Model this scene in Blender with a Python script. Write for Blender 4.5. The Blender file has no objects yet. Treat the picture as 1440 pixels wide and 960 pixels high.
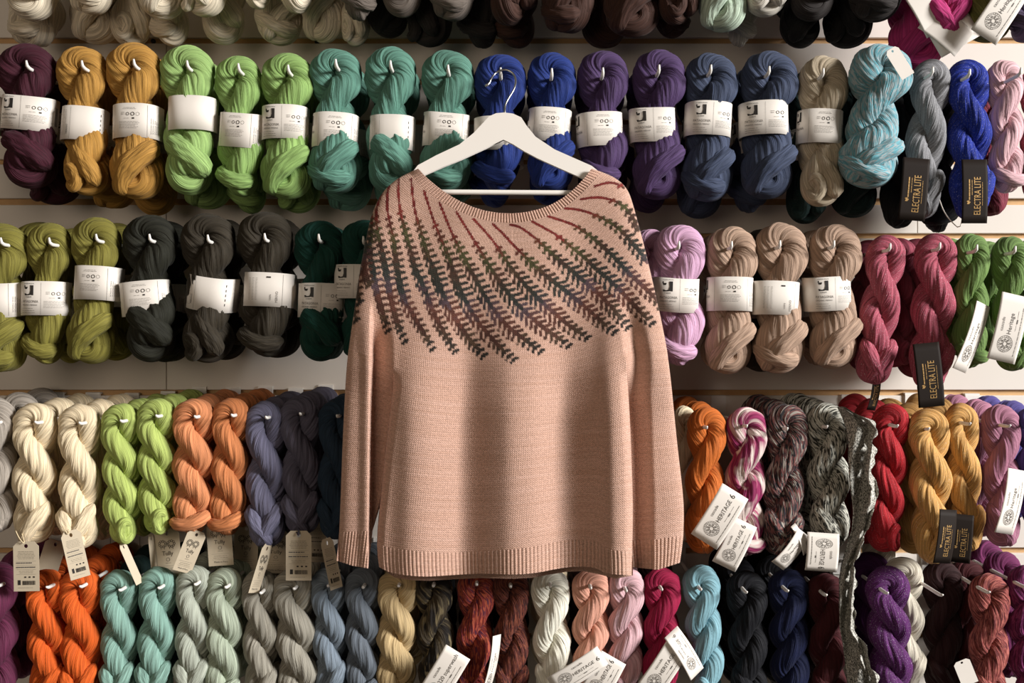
import bpy, math
import numpy as np
from mathutils import Vector, Matrix
PI = math.pi
scene = bpy.context.scene
COL = scene.collection

# ------------------------------------------------------------------ camera, world, lights, exposure
CAM_Y, CAM_Z, FPX, CX, CY = -2.1, 1.4, 1400.0, 720.0, 430.0
cam_d = bpy.data.cameras.new('camera'); cam = bpy.data.objects.new('camera', cam_d); COL.objects.link(cam)
cam.location = (0, CAM_Y, CAM_Z); cam.rotation_euler = (PI/2, 0, 0)
cam_d.sensor_width = 36; cam_d.lens = 36*FPX/1440; cam_d.shift_y = -50/1440
cam_d.clip_start = .05
scene.camera = cam
world = bpy.data.worlds.new('world'); scene.world = world; world.use_nodes = True
world.node_tree.nodes['Background'].inputs[0].default_value = (1.0, .86, .70, 1)
world.node_tree.nodes['Background'].inputs[1].default_value = .05
def area(name, loc, target, size, sizey, energy, col):
    d = bpy.data.lights.new(name, 'AREA'); d.shape = 'RECTANGLE'; d.size = size; d.size_y = sizey
    d.energy = energy; d.color = col
    o = bpy.data.objects.new(name, d); COL.objects.link(o); o.location = loc
    o.rotation_euler = (Vector(target)-Vector(loc)).to_track_quat('-Z', 'Y').to_euler()
    return o
area('window_light', (9.0, -4.5, 4.3), (.0, 0, 1.35), 2.8, 2.4, 2180, (1.0, .975, .95))
area('warm_fill_light', (-1.6, -3.4, 2.0), (-.3, 0, 1.2), 1.6, 1.6, 25, (1.0, .82, .64))  # added fill lamp at front left, warms the shaded sides; not an actual window
scene.view_settings.view_transform = 'Standard'; scene.view_settings.look = 'None'
scene.view_settings.gamma = 1; scene.view_settings.exposure = .0
scene.view_settings.use_curve_mapping = False

def P(px, py, y):
    k = (y-CAM_Y)/FPX
    return (px-CX)*k, y, CAM_Z-(py-CY)*k
def K(y): return (y-CAM_Y)/FPX

# ------------------------------------------------------------------ helpers
def lin(c):
    return tuple((v/255/12.92 if v/255 <= .04045 else ((v/255+.055)/1.055)**2.4) for v in c)
def link(o, parent=None):
    COL.objects.link(o)
    if parent is not None: o.parent = parent
    return o
def empty(name, loc, rot=(0, 0, 0)):
    o = bpy.data.objects.new(name, None); o.location = loc; o.rotation_euler = rot
    o.empty_display_size = .05
    return link(o)
def tag(o, label, cat, group=None):
    o['label'] = label; o['category'] = cat
    if group: o['group'] = group
    return o
def mesh_np(name, v, faces, smooth=True, uv=None, mats=(), mat_idx=None):
    """faces: (n,4) or (n,3) int array or a list of mixed faces"""
    me = bpy.data.meshes.new(name)
    v = np.asarray(v, dtype=np.float32)
    if isinstance(faces, np.ndarray):
        n, m = faces.shape
        me.vertices.add(len(v)); me.vertices.foreach_set('co', v.ravel())
        me.loops.add(n*m); me.loops.foreach_set('vertex_index', faces.astype(np.int32).ravel())
        me.polygons.add(n); me.polygons.foreach_set('loop_start', np.arange(0, n*m, m, dtype=np.int32))
        me.update(calc_edges=True)
    else:
        me.from_pydata([tuple(map(float, p)) for p in v], [], faces)
    if uv is not None:
        lay = me.uv_layers.new(name='UVMap')
        idx = np.empty(len(me.loops), dtype=np.int32); me.loops.foreach_get('vertex_index', idx)
        lay.data.foreach_set('uv', np.asarray(uv, dtype=np.float32)[idx].ravel())
    for m_ in mats: me.materials.append(m_)
    if mat_idx is not None: me.polygons.foreach_set('material_index', np.asarray(mat_idx, dtype=np.int32))
    if smooth: me.polygons.foreach_set('use_smooth', np.ones(len(me.polygons), dtype=bool))
    me.validate(); me.update()
    return me
def obj(name, me, parent=None, mat=None):
    o = bpy.data.objects.new(name, me)
    link(o, parent)
    if mat is not None:
        if len(me.materials) == 0: me.materials.append(mat)
        elif me.materials[0] is None: me.materials[0] = mat
        elif me.materials[0] != mat:
            o.material_slots[0].link = 'OBJECT'; o.material_slots[0].material = mat
    return o
def box_geo(c, s):
    x, y, z = c; a, b, h = s[0]/2, s[1]/2, s[2]/2
    v = [(x+i*a, y+j*b, z+k*h) for i in (-1, 1) for j in (-1, 1) for k in (-1, 1)]
    f = [(0, 1, 3, 2), (4, 6, 7, 5), (0, 4, 5, 1), (2, 3, 7, 6), (0, 2, 6, 4), (1, 5, 7, 3)]
    return v, f
def join_geo(gs):
    V, F = [], []
    for v, f in gs:
        n = len(V); V += list(v); F += [tuple(i+n for i in q) for q in f]
    return V, F
def tube_geo(path, r, n=10, caps=True):
    """round tube along a polyline; r a number or a list"""
    path = np.array(path, float); N = len(path)
    rs = np.full(N, r) if np.isscalar(r) else np.array(r, float)
    T = np.gradient(path, axis=0); T /= np.linalg.norm(T, axis=1)[:, None]+1e-12
    nrm = np.cross(T[0], (0.31, .55, .77)); nrm /= np.linalg.norm(nrm)
    V, F = [], []
    for i in range(N):
        nrm = nrm-T[i]*np.dot(nrm, T[i]); nrm /= np.linalg.norm(nrm)
        b = np.cross(T[i], nrm)
        for j in range(n):
            a = 2*PI*j/n
            V.append(path[i]+rs[i]*(math.cos(a)*nrm+math.sin(a)*b))
    for i in range(N-1):
        for j in range(n):
            F.append((i*n+j, i*n+(j+1) % n, (i+1)*n+(j+1) % n, (i+1)*n+j))
    if caps:
        F.append(tuple(range(n-1, -1, -1))); F.append(tuple((N-1)*n+j for j in range(n)))
    return V, F
def resample(pts, n):
    p = np.array(pts, float); d = np.r_[0, np.cumsum(np.linalg.norm(np.diff(p, axis=0), axis=1))]
    t = np.linspace(0, d[-1], n)
    return np.stack([np.interp(t, d, p[:, k]) for k in range(p.shape[1])], 1)
def smooth_line(pts, n, it=3):
    p = np.array(pts, float)
    for _ in range(it):
        q = .75*p[:-1]+.25*p[1:]; r = .25*p[:-1]+.75*p[1:]
        p = np.vstack([p[:1], np.stack([q, r], 1).reshape(-1, p.shape[1]), p[-1:]])
    return resample(p, n)

# ------------------------------------------------------------------ materials
class NT:
    def __init__(s, name):
        s.m = bpy.data.materials.new(name); s.m.use_nodes = True; s.t = s.m.node_tree
        s.b = s.t.nodes['Principled BSDF']; s.out = s.t.nodes['Material Output']
    def n(s, typ, **kw):
        nd = s.t.nodes.new(typ)
        for k, v in kw.items():
            if k.startswith('i_'): nd.inputs[k[2:].replace('_', ' ')].default_value = v
            else: setattr(nd, k, v)
        return nd
    def l(s, a, b): s.t.links.new(a, b)
    def math(s, op, a, b=None, c=None):
        nd = s.t.nodes.new('ShaderNodeMath'); nd.operation = op
        for i, x in enumerate((a, b, c)):
            if x is None: continue
            if isinstance(x, (int, float)): nd.inputs[i].default_value = x
            else: s.l(x, nd.inputs[i])
        return nd.outputs[0]
    def mix(s, f, a, b, blend='MIX'):
        nd = s.t.nodes.new('ShaderNodeMix'); nd.data_type = 'RGBA'; nd.blend_type = blend
        for sock, x in ((nd.inputs[0], f), (nd.inputs[6], a), (nd.inputs[7], b)):
            if isinstance(x, (int, float)): sock.default_value = x
            elif isinstance(x, tuple): sock.default_value = (*x[:3], 1)
            else: s.l(x, sock)
        return nd.outputs[2]
    def ramp(s, f, stops, interp='LINEAR'):
        nd = s.t.nodes.new('ShaderNodeValToRGB'); nd.color_ramp.interpolation = interp
        e = nd.color_ramp.elements
        while len(e) < len(stops): e.new(.5)
        for q, (p, c) in zip(e, stops):
            q.position = p; q.color = (c, c, c, 1) if isinstance(c, (int, float)) else (*c, 1)
        s.l(f, nd.inputs[0]); return nd.outputs[0]
def plain(name, col, rough=.5, metal=0, noise=0, nscale=40):
    t = NT(name); c = lin(col)
    t.b.inputs['Roughness'].default_value = rough; t.b.inputs['Metallic'].default_value = metal
    tc = t.n('ShaderNodeTexCoord')
    nz = t.n('ShaderNodeTexNoise'); nz.inputs['Scale'].default_value = nscale; nz.inputs['Detail'].default_value = 4
    t.l(tc.outputs['Object'], nz.inputs['Vector'])
    a = max(noise, .02)
    t.l(t.mix(nz.outputs[0], tuple(x*(1-a) for x in c), tuple(min(1, x*(1+a)) for x in c)), t.b.inputs['Base Color'])
    return t.m
YARN = {}
def mute(c, a=.20, g=.93):
    l = .3*c[0]+.59*c[1]+.11*c[2]
    return tuple((x+(l-x)*a)*g for x in c)
def yarn_mat(key, col, col2=None, col3=None, mode=None, sparkle=0, gain=1.0):
    """mode: None heathered solid, 'pool' long colour changes, 'speck' short flecks"""
    t = NT('yarn_'+key); col = mute(col); col2 = mute(col2) if col2 else None; col3 = mute(col3) if col3 else None
    c = tuple(min(.95, x*gain) for x in lin(col))
    uv = t.n('ShaderNodeUVMap'); oi = t.n('ShaderNodeObjectInfo')
    off = t.n('ShaderNodeVectorMath', operation='MULTIPLY_ADD')
    t.l(oi.outputs['Random'], off.inputs[0]); off.inputs[1].default_value = (37, 91, 13); t.l(uv.outputs[0], off.inputs[2])
    def noise(scale, s, detail=2, dist=0.):
        mp = t.n('ShaderNodeMapping'); mp.inputs['Scale'].default_value = (*s, 1); t.l(off.outputs[0], mp.inputs[0])
        nz = t.n('ShaderNodeTexNoise', noise_dimensions='2D'); nz.inputs['Scale'].default_value = scale
        nz.inputs['Detail'].default_value = detail; nz.inputs['Distortion'].default_value = dist
        t.l(mp.outputs[0], nz.inputs['Vector']); return nz.outputs[0]
    th = noise(1.0, (1.1, 14), 3)                      # thread to thread tone
    if key == 'solid':                                 # the dye comes from the object's own colour
        cc = oi.outputs['Color']
        base = t.mix(t.ramp(th, [(.32, .58), (.68, 1.22)]), (0, 0, 0), cc)
        mu = base.node; mu.blend_type = 'MULTIPLY'; mu.inputs[0].default_value = 1
        for ln in list(mu.inputs[0].links): t.t.links.remove(ln)
        t.l(cc, mu.inputs[6]); t.l(t.ramp(th, [(.32, .58), (.68, 1.)]), mu.inputs[7])
    else:
        base = t.mix(t.ramp(th, [(.32, 0.), (.68, 1.)]), tuple(x*.58 for x in c), tuple(min(.95, x*1.22) for x in c))
    if col2:
        c2 = lin(col2)
        if mode == 'marl':
            base = t.mix(t.ramp(noise(1.0, (1.3, 260), 3, .6), [(.44, 0.), (.56, 1.)]), base, c2)
            if col3: base = t.mix(t.ramp(noise(1.0, (1.0, 200), 2, .3), [(.56, 0.), (.66, 1.)]), base, lin(col3))
        elif mode == 'speck':
            f = t.ramp(noise(1.0, (.8, 75), 2, .4), [(.47, 0.), (.55, 1.)])
            base = t.mix(f, base, c2)
            if col3: base = t.mix(t.ramp(noise(1.0, (.7, 52), 2, .3), [(.57, 0.), (.63, 1.)]), base, lin(col3))
        else:
            f = t.ramp(noise(1.0, (.10, 16), 2, .5), [(.44, 0.), (.56, 1.)])
            base = t.mix(f, base, c2)
            if col3: base = t.mix(t.ramp(noise(1.0, (.25, 26), 2, .3), [(.56, 0.), (.66, 1.)]), base, lin(col3))
    if sparkle:
        sp = noise(1.0, (2.1, 420), 1)
        f = t.ramp(sp, [(.70, 0.), (.74, 1.)])
        base = t.mix(t.math('MULTIPLY', f, sparkle), base, tuple(min(1, x*.6+.35) for x in c))
    t.l(base, t.b.inputs['Base Color'])
    t.b.inputs['Roughness'].default_value = .72
    t.b.inputs['Specular IOR Level'].default_value = .2
    t.b.inputs['Sheen Weight'].default_value = .04; t.b.inputs['Sheen Roughness'].default_value = .5
    # fine thread relief
    mp = t.n('ShaderNodeMapping'); mp.inputs['Scale'].default_value = (2*PI, 900, 1); t.l(off.outputs[0], mp.inputs[0])
    sx = t.n('ShaderNodeSeparateXYZ'); t.l(mp.outputs[0], sx.inputs[0])
    ply = t.math('SINE', t.math('ADD', sx.outputs[0], sx.outputs[1]))
    h = t.math('ADD', t.math('MULTIPLY', ply, .06), noise(1.0, (2.6, 4), 2))
    bp = t.n('ShaderNodeBump'); bp.inputs['Strength'].default_value = .7; bp.inputs['Distance'].default_value = .0012
    t.l(h, bp.inputs['Height']); t.l(bp.outputs[0], t.b.inputs['Normal'])
    YARN[key] = t.m
    return t.m
DYE, COPY = {}, {}
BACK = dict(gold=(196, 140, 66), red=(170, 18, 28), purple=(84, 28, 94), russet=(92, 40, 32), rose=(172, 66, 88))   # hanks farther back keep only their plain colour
def spin(o_name, proto, key, parent, back=False):
    me = PROTO[proto]['me']
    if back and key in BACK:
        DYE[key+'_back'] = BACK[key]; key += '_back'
    if key in DYE:
        o = obj(o_name, me, parent, YARN['solid']); o.color = (*[min(1., 1.2*x) for x in lin(mute(DYE[key]))], 1)
    else:
        if (proto, key) not in COPY:
            COPY[proto, key] = me.copy(); COPY[proto, key].materials.clear()
        o = obj(o_name, COPY[proto, key], parent, YARN[key])
    return o

# ------------------------------------------------------------------ the slatwall
m_white = plain('white_laminate', (224, 216, 206), .42, noise=.03, nscale=3)
m_mdf = plain('raw_fibreboard', (196, 158, 112), .85, noise=.12, nscale=60)
m_paint = plain('white_coated_metal', (232, 228, 222), .32)
m_dark = plain('dark_steel', (30, 26, 24), .5)
WY = .235                                              # front face of the white boards
def wx(px): return (px-CX)*K(WY)
def wz(py): return CAM_Z-(py-CY)*K(WY)
wall = obj('wall_back', mesh_np('wall_back', *box_geo((0, WY+.035, wz(430)), (5.2, .05, 3.4)), smooth=False), None, m_mdf)
wall['kind'] = 'structure'
SLATS = [(-420, -270), (-263, -110), (-103, 53), (61, 112), (119, 168), (175, 224), (231, 279), (288, 328), (335, 548), (556, 668), (674, 770), (778, 890), (897, 1050), (1057, 1210), (1217, 1400)]
SEAMS = [-820, 234, 1290, 2260]
for i, (a, b) in enumerate(SLATS):
    for x0, x1 in zip(SEAMS, SEAMS[1:]):
        xa, xb, za, zb = wx(x0)+.0006, wx(x1)-.0006, wz(b), wz(a)
        bv = .0012
        v, f = [], []
        for (yy, ins) in ((WY+.011, 0), (WY+bv, 0), (WY, bv)):
            v += [(xa+ins, yy, za+ins), (xb-ins, yy, za+ins), (xb-ins, yy, zb-ins), (xa+ins, yy, zb-ins)]
        for r in (0, 4):
            for j in range(4): f.append((r+j, r+(j+1) % 4, r+4+(j+1) % 4, r+4+j))
        f.append((8, 9, 10, 11)); f.append((3, 2, 1, 0))
        obj('slat_panel', mesh_np('slat_panel', v, f, smooth=False), wall, m_white)
for px, py in ((214, 57), (445, 57.5), (453, 57), (500, 57), (506, 57), (1110, 58), (640, 284), (1010, 284)):
    v, f = tube_geo([(wx(px), WY+.0125, wz(py)), (wx(px), WY+.005, wz(py)), (wx(px), WY+.004, wz(py))], [.0055, .0055, .003], 12)
    obj('screw_head', mesh_np('screw_head', v, f), wall, m_dark)

# ------------------------------------------------------------------ skein shapes
def strand_tube(path, rad, pitch=.0031, per=3, amp=.0013, seed=0, closed=True, group=1.0, spin=None):
    rng = np.random.default_rng(seed)
    path = np.asarray(path, float); N = len(path); rad = np.asarray(rad, float)
    if closed:
        T = np.roll(path, -1, 0)-np.roll(path, 1, 0)
    else:
        T = np.gradient(path, axis=0)
    T /= np.linalg.norm(T, axis=1)[:, None]
    seg = np.linalg.norm(np.diff(np.vstack([path, path[:1]]), axis=0), axis=1)
    s = np.r_[0, np.cumsum(seg)[:-1]]; L = s[-1]+seg[-1]
    nr = max(10, int(round(2*PI*rad.mean()/pitch))); M = nr*per
    nrm = np.zeros((N, 3)); n0 = np.cross(T[0], (0, 1, 0))
    if np.linalg.norm(n0) < .2: n0 = np.cross(T[0], (1, 0, 0))
    n0 /= np.linalg.norm(n0); nrm[0] = n0
    for i in range(1, N):
        n0 = n0-T[i]*np.dot(n0, T[i]); n0 /= np.linalg.norm(n0); nrm[i] = n0
    bi = np.cross(T, nrm)
    resid = 0.
    if closed:
        n1 = n0-T[0]*np.dot(n0, T[0]); n1 /= np.linalg.norm(n1)
        resid = math.atan2(np.dot(n1, bi[0]), np.dot(n1, nrm[0]))
    phi = np.arange(M)*2*PI/M
    v01 = (s/L)[:, None]
    wander = sum(a*np.sin(2*PI*k*v01+m*phi[None, :]+p) for a, k, m, p in
                 [(.05, 2, 2, rng.uniform(0, 6)), (.04, 5, 3, rng.uniform(0, 6)), (.025, 9, 5, rng.uniform(0, 6)), (.02, 14, 7, rng.uniform(0, 6))])
    ph = phi[None, :]+wander
    rid = (np.floor(np.mod(ph, 2*PI)/(2*PI)*nr)).astype(int) % nr
    prof = np.abs(np.cos(nr/2*ph))**.8
    dr = rng.uniform(.35, 1.25, nr); deep = rng.random(nr) < .16; dr[deep] *= 1.9
    fr = rng.integers(1, 5, nr); pr = rng.uniform(0, 6.28, nr)
    depth = dr[rid]*(.75+.35*np.sin(2*PI*fr[rid]*v01+pr[rid]))
    lump = group*(.035*np.sin(4*ph+2*PI*3*v01+rng.uniform(0, 6))+.03*np.sin(7*ph-2*PI*4*v01+rng.uniform(0, 6))+.018*np.sin(13*ph+2*PI*7*v01+rng.uniform(0, 6)))
    lump = lump+.02*np.sin(2*PI*6*v01+rng.uniform(0, 6))
    r = rad[:, None]*(1+lump)-amp*depth*(1-prof)
    tw = -resid*v01
    if spin is not None:
        c = np.r_[0, np.cumsum(spin*seg)]; tot = c[-1]
        if closed: c = c*(2*PI*round(tot/(2*PI)) or 1e-9)/tot if abs(tot) > 1 else c*0
        tw = tw+c[:-1][:, None]
    ca, sa = np.cos(phi[None, :]+tw), np.sin(phi[None, :]+tw)
    V = path[:, None, :]+r[..., None]*(ca[..., None]*nrm[:, None, :]+sa[..., None]*bi[:, None, :])
    uvu = np.broadcast_to(ph*nr/(2*PI), (N, M)); uvv = np.broadcast_to(s[:, None], (N, M))
    i, j = np.meshgrid(np.arange(N if closed else N-1), np.arange(M), indexing='ij')
    a = i*M+j; b = i*M+(j+1) % M; i2 = (i+1) % N; c = i2*M+(j+1) % M; d = i2*M+j
    F = np.stack([a, b, c, d], -1).reshape(-1, 4)
    return V.reshape(-1, 3), F, np.stack([uvu, uvv], -1).reshape(-1, 2)
def merge_parts(parts):
    V, F, U, n = [], [], [], 0
    for v, f, u in parts:
        V.append(v); F.append(f+n); U.append(u); n += len(v)
    return np.vstack(V), np.vstack(F), np.vstack(U)
PROTO = {}
SPIN = 1.0
def make_skein(name, R, L, chir, h, zk, rk, sk, extras=(), seed=0, N=94, flat=.8, sway=.0):
    """a hank folded in half and twisted: one closed loop; origin at the eye that the peg goes through"""
    rng = np.random.default_rng(seed)
    Lz = L-.62*R
    u = np.linspace(0, 1, N)
    ease = np.where(u < .12, u*u/.24, u-.06)/(1-.06)
    th = chir*PI*h*ease
    r = np.interp(u, zk, rk)*R; rs = np.interp(u, zk, sk)*R
    z = -u*Lz
    sw = sway*np.sin(2*PI*(u*1.2+rng.random()))*u
    A = np.stack([r*np.cos(th)+sw, r*np.sin(th)*.85, z], 1)
    B = np.stack([-r*np.cos(th)+sw, -r*np.sin(th)*.85, z], 1)
    na = 22; ph = np.linspace(0, PI, na+2)[1:-1]
    top = np.stack([r[0]*np.cos(ph), 0*ph, r[0]*np.sin(ph)], 1)              # A(0) -> B(0)
    e = th[-1]
    bot = np.stack([-r[-1]*np.cos(ph)*math.cos(e)+sw[-1], -r[-1]*np.cos(ph)*math.sin(e)*.85, z[-1]-r[-1]*.9*np.sin(ph)], 1)  # B(1) -> A(1)
    path = np.vstack([A[::-1], top, B, bot])
    rad = np.r_[rs[::-1], np.full(na, rs[0]), rs, np.full(na, rs[-1])]
    # smooth the joints a little
    for _ in range(3):
        path = (np.roll(path, 1, 0)+2*path+np.roll(path, -1, 0))/4; rad = (np.roll(rad, 1)+2*rad+np.roll(rad, -1))/4
    path[:, 1] *= flat
    spin = np.r_[np.full(N, 24.), np.full(na, 40.), np.full(N, 24.), np.full(na, 10.)]
    spin[N-10:N] = spin[N+na:N+na+10] = 34
    parts = [strand_tube(path, rad, seed=seed, spin=chir*SPIN*spin)]
    for k, ex in enumerate(extras):
        p = smooth_line([(x*R*(-chir), y*R*flat, zz*L) for x, y, zz, _ in ex], 46)
        rr = np.interp(np.linspace(0, 1, 46), np.linspace(0, 1, len(ex)), [q[3]*R for q in ex])
        tp = np.sqrt(np.clip(np.minimum(np.arange(46), 45-np.arange(46))/7.+.02, 0, 1)); rr = rr*tp
        parts.append(strand_tube(p, rr, seed=seed*7+k, closed=False, amp=.0013))
    v, f, uv = merge_parts(parts)
    me = mesh_np('skein_'+name, v, f, uv=uv, mats=(None,))
    PROTO[name] = dict(me=me, R=R, L=L, top=R, bot=L+.38*R*0)
    zmin, zmax = float(v[:, 2].min()), float(v[:, 2].max()); xm = float(np.abs(v[:, 0]).max())
    PROTO[name].update(zmin=zmin, zmax=zmax, xm=xm, y0=float(v[:, 1].min()))
# banded hanks: waist under a paper band, then a bulging tucked end
ZK = [0, .16, .30, .56, .74, .9, 1]
RB = [.49, .46, .34, .33, .46, .46, .36]
SB = [.50, .55, .47, .46, .60, .60, .52]
E_fold = [(-.55, -.35, -.60, .40), (-.15, -.78, -.66, .46), (.45, -.78, -.78, .46), (.70, -.2, -.90, .36)]
E_fold2 = [(.75, .0, -.62, .34), (.55, -.72, -.68, .42), (-.15, -.86, -.80, .42), (-.55, -.45, -.95, .34), (-.3, .1, -1.0, .3)]
E_low = [(-.85, .1, -.80, .30), (-.55, -.72, -.88, .36), (.1, -.75, -.93, .38), (.65, -.35, -.90, .30)]
E_knot = [(-.6, -.6, -.86, .20), (-.35, -.95, -.80, .24), (-.1, -.9, -.9, .24), (-.35, -.8, -1.0, .22), (-.65, -.55, -.92, .2)]
E_tail = [(-.2, -.75, -.60, .16), (.0, -.95, -.72, .3), (.35, -.88, -.85, .38), (.5, -.5, -.98, .3)]
make_skein('band_a', .056, .27, -1, 1.75, ZK, RB, SB, [E_fold], 1)
make_skein('band_b', .056, .27, -1, 1.95, ZK, RB, SB, [E_fold2], 2)
make_skein('band_c', .056, .27, -1, 1.60, ZK, RB, SB, [E_low], 3)
make_skein('band_d', .056, .27, -1, 1.85, ZK, RB, SB, [E_tail, E_knot], 4)
make_skein('band_e', .056, .27, -1, 2.05, ZK, RB, SB, [E_fold2, E_low], 5)
# long twisted hanks, both directions of twist
ZL = [0, .2, .5, .8, 1]
RL = [.48, .47, .46, .45, .36]
SL = [.52, .54, .53, .55, .52]
E_v1 = [(-.75, -.3, -.66, .30), (-.45, -.80, -.78, .40), (.15, -.80, -.93, .36), (.3, -.2, -1.02, .28)]
E_v2 = [(.75, -.3, -.68, .30), (.5, -.82, -.80, .40), (-.1, -.85, -.94, .34), (-.2, -.2, -1.02, .26)]
E_bun = [(-.8, .0, -.84, .30), (-.55, -.8, -.88, .36), (.0, -.95, -.93, .36), (.6, -.75, -.93, .34), (.8, .0, -.9, .3)]
for nm, ch in (('s', 1), ('z', -1)):
    make_skein('long_%s_a' % nm, .0435, .265, ch, 2.2, ZL, RL, SL, [E_v1], 11)
    make_skein('long_%s_b' % nm, .0435, .265, ch, 2.45, ZL, RL, SL, [E_bun], 12)
    make_skein('long_%s_c' % nm, .0435, .265, ch, 2.0, ZL, RL, SL, [E_v1, E_v2], 13)
    make_skein('long_%s_d' % nm, .0435, .265, ch, 2.75, ZL, RL, SL, [E_knot], 14)
# ------------------------------------------------------------------ printing: lettering and line work as flat mesh
m_ink = plain('black_ink', (38, 34, 32), .6); m_grey = plain('grey_ink', (98, 93, 88), .6)
m_gold = plain('gold_foil', (214, 172, 112), .35, .6)
_tc = {}
def text_geo(s, size, align='LEFT'):
    key = (s, align)
    if key not in _tc:
        cu = bpy.data.curves.new('txt', 'FONT'); cu.body = s; cu.align_x = align; cu.resolution_u = 2
        o = bpy.data.objects.new('txt', cu); COL.objects.link(o)
        dg = bpy.context.evaluated_depsgraph_get(); dg.update()
        me = bpy.data.meshes.new_from_object(o.evaluated_get(dg))
        v = np.array([p.co[:] for p in me.vertices])[:, :2]; f = [tuple(p.vertices) for p in me.polygons]
        bpy.data.objects.remove(o); bpy.data.curves.remove(cu); bpy.data.meshes.remove(me)
        _tc[key] = (v, f)
    v, f = _tc[key]
    return v*size, f
class Print:
    def __init__(s): s.V, s.F, s.M = [], [], []
    def add(s, v, f, m):
        n = len(s.V); s.V += [tuple(p) for p in v]; s.F += [tuple(i+n for i in q) for q in f]; s.M += [m]*len(f)
        return s
    def text(s, t, x, y, size, m=0, align='LEFT', sx=1.0, rot=0):
        v, f = text_geo(t, size, align); v = v*np.array([sx, 1])
        if rot: v = v @ np.array([[math.cos(rot), math.sin(rot)], [-math.sin(rot), math.cos(rot)]])
        return s.add(v+np.array([x, y]), f, m)
    def rect(s, x0, y0, x1, y1, m=0):
        n = max(1, int(abs(x1-x0)/.006)); xs = np.linspace(x0, x1, n+1)
        v = [(x, y0) for x in xs]+[(x, y1) for x in xs]
        return s.add(v, [(i, i+1, n+2+i, n+1+i) for i in range(n)], m)
    def ring(s, x, y, r0, r1, m=0, n=18):
        v = [(x+r*math.cos(2*PI*i/n), y+r*math.sin(2*PI*i/n)) for r in (r0, r1) for i in range(n)]
        return s.add(v, [(i, n+i, n+(i+1) % n, (i+1) % n) for i in range(n)], m)
    def poly(s, pts, m=0): return s.add(pts, [tuple(range(len(pts)))], m)
    def lines(s, x0, x1, y, n, dy, seed=0, m=1, th=.0005, center=False):
        rng = np.random.default_rng(seed)
        for k in range(n):
            w = (x1-x0)*rng.uniform(.72, 1); a = (x0+x1)/2-w/2 if center else x0
            x = a
            while x < a+w:
                e = min(x+rng.uniform(.003, .009), a+w); s.rect(x, y-k*dy, e, y-k*dy+th, m); x = e+.0009
        return s
    def barcode(s, x0, y0, x1, y1, seed=0, m=0):
        rng = np.random.default_rng(seed); x = x0
        while x < x1:
            w = rng.uniform(.0003, .0010); s.rect(x, y0, x+w, y1, m); x += w+rng.uniform(.0004, .0009)
        return s
    def mesh(s, name, fn, mats):
        v = [fn(x, y) for x, y in s.V]
        return mesh_np(name, v, s.F, smooth=False, mats=mats, mat_idx=s.M)
INK = (m_ink, m_grey, m_gold)
# --- paper band round a banded hank
BW, BD, BH = .0475, .040, .072
def band_xy(ang, e=0.):
    c, s_ = math.cos(ang), math.sin(ang); p = .78
    return ((BW+e)*math.copysign(abs(c)**p, c), (BD+e)*math.copysign(abs(s_)**p, s_))
_angs = np.linspace(-PI/2, PI*1.5, 721); _pts = np.array([band_xy(a) for a in _angs])
_arc = np.r_[0, np.cumsum(np.linalg.norm(np.diff(_pts, axis=0), axis=1))]
def band_map(sx, hz, e=.0005):
    """sx: metres to the right of the front centre line, hz: metres up from the middle of the band"""
    a = np.interp(sx % _arc[-1], _arc, _angs)
    x, y = band_xy(a, e); return (x, y, hz)
def band_mesh(seed):
    rng = np.random.default_rng(seed); n = 56; V, F = [], []
    wob = [rng.uniform(-.0016, .0016) for _ in range(4)]
    for e in (0, -.0006):
        for k, hz in enumerate((-BH/2, 0, BH/2)):
            for i in range(n):
                a = 2*PI*i/n; x, y = band_xy(a, e)
                V.append((x, y, hz+(wob[0]*math.sin(a)+wob[1]*math.sin(2*a+1))*(1 if k != 1 else .6)))
    for s_ in (0, 1):
        for k in (0, 1):
            for i in range(n):
                b = s_*3*n+k*n; q = (b+i, b+(i+1) % n, b+n+(i+1) % n, b+n+i)
                F.append(q if s_ == 0 else q[::-1])
    for i in range(n):
        j = (i+1) % n
        F.append((i, 3*n+i, 3*n+j, j)); F.append((2*n+i, 2*n+j, 5*n+j, 5*n+i))
    return mesh_np('paper_band', V, F, mats=(None,))
BANDS = [band_mesh(k) for k in range(4)]
m_paper = plain('white_paper', (226, 219, 210), .75, noise=.03, nscale=25)
m_kraft = plain('kraft_card', (198, 184, 160), .8, noise=.06, nscale=90)
m_brown = plain('dark_brown_card', (34, 27, 23), .65, noise=.05, nscale=30)
m_brown.node_tree.nodes['Principled BSDF'].inputs['Specular IOR Level'].default_value = .12
m_string = plain('cotton_string', (214, 196, 160), .85)
def logo(p, x, y):
    p.text('JUNIPER MOON', x-.0115, y+.0285, .0032, 0, sx=1.0)
    p.poly([(x-.011, y+.0262), (x+.010, y+.0262), (x+.010, y+.023), (x-.011, y+.0225)][::-1], 0)
    p.poly([(x+.010, y+.0262), (x+.003, y+.0262), (x+.0035, y+.015), (x+.001, y+.006), (x+.010, y+.005)][::-1], 0)
    p.poly([(x-.011, y+.0225), (x-.002, y+.0228), (x-.004, y+.018), (x-.0095, y+.0185)][::-1], 0)
    p.poly([(x-.0105, y+.009), (x+.004, y+.008), (x+.002, y+.005), (x-.009, y+.0045)][::-1], 0)
    p.text('FARM', x-.0065, y+.0, .0042, 0, sx=1.2)
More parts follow.
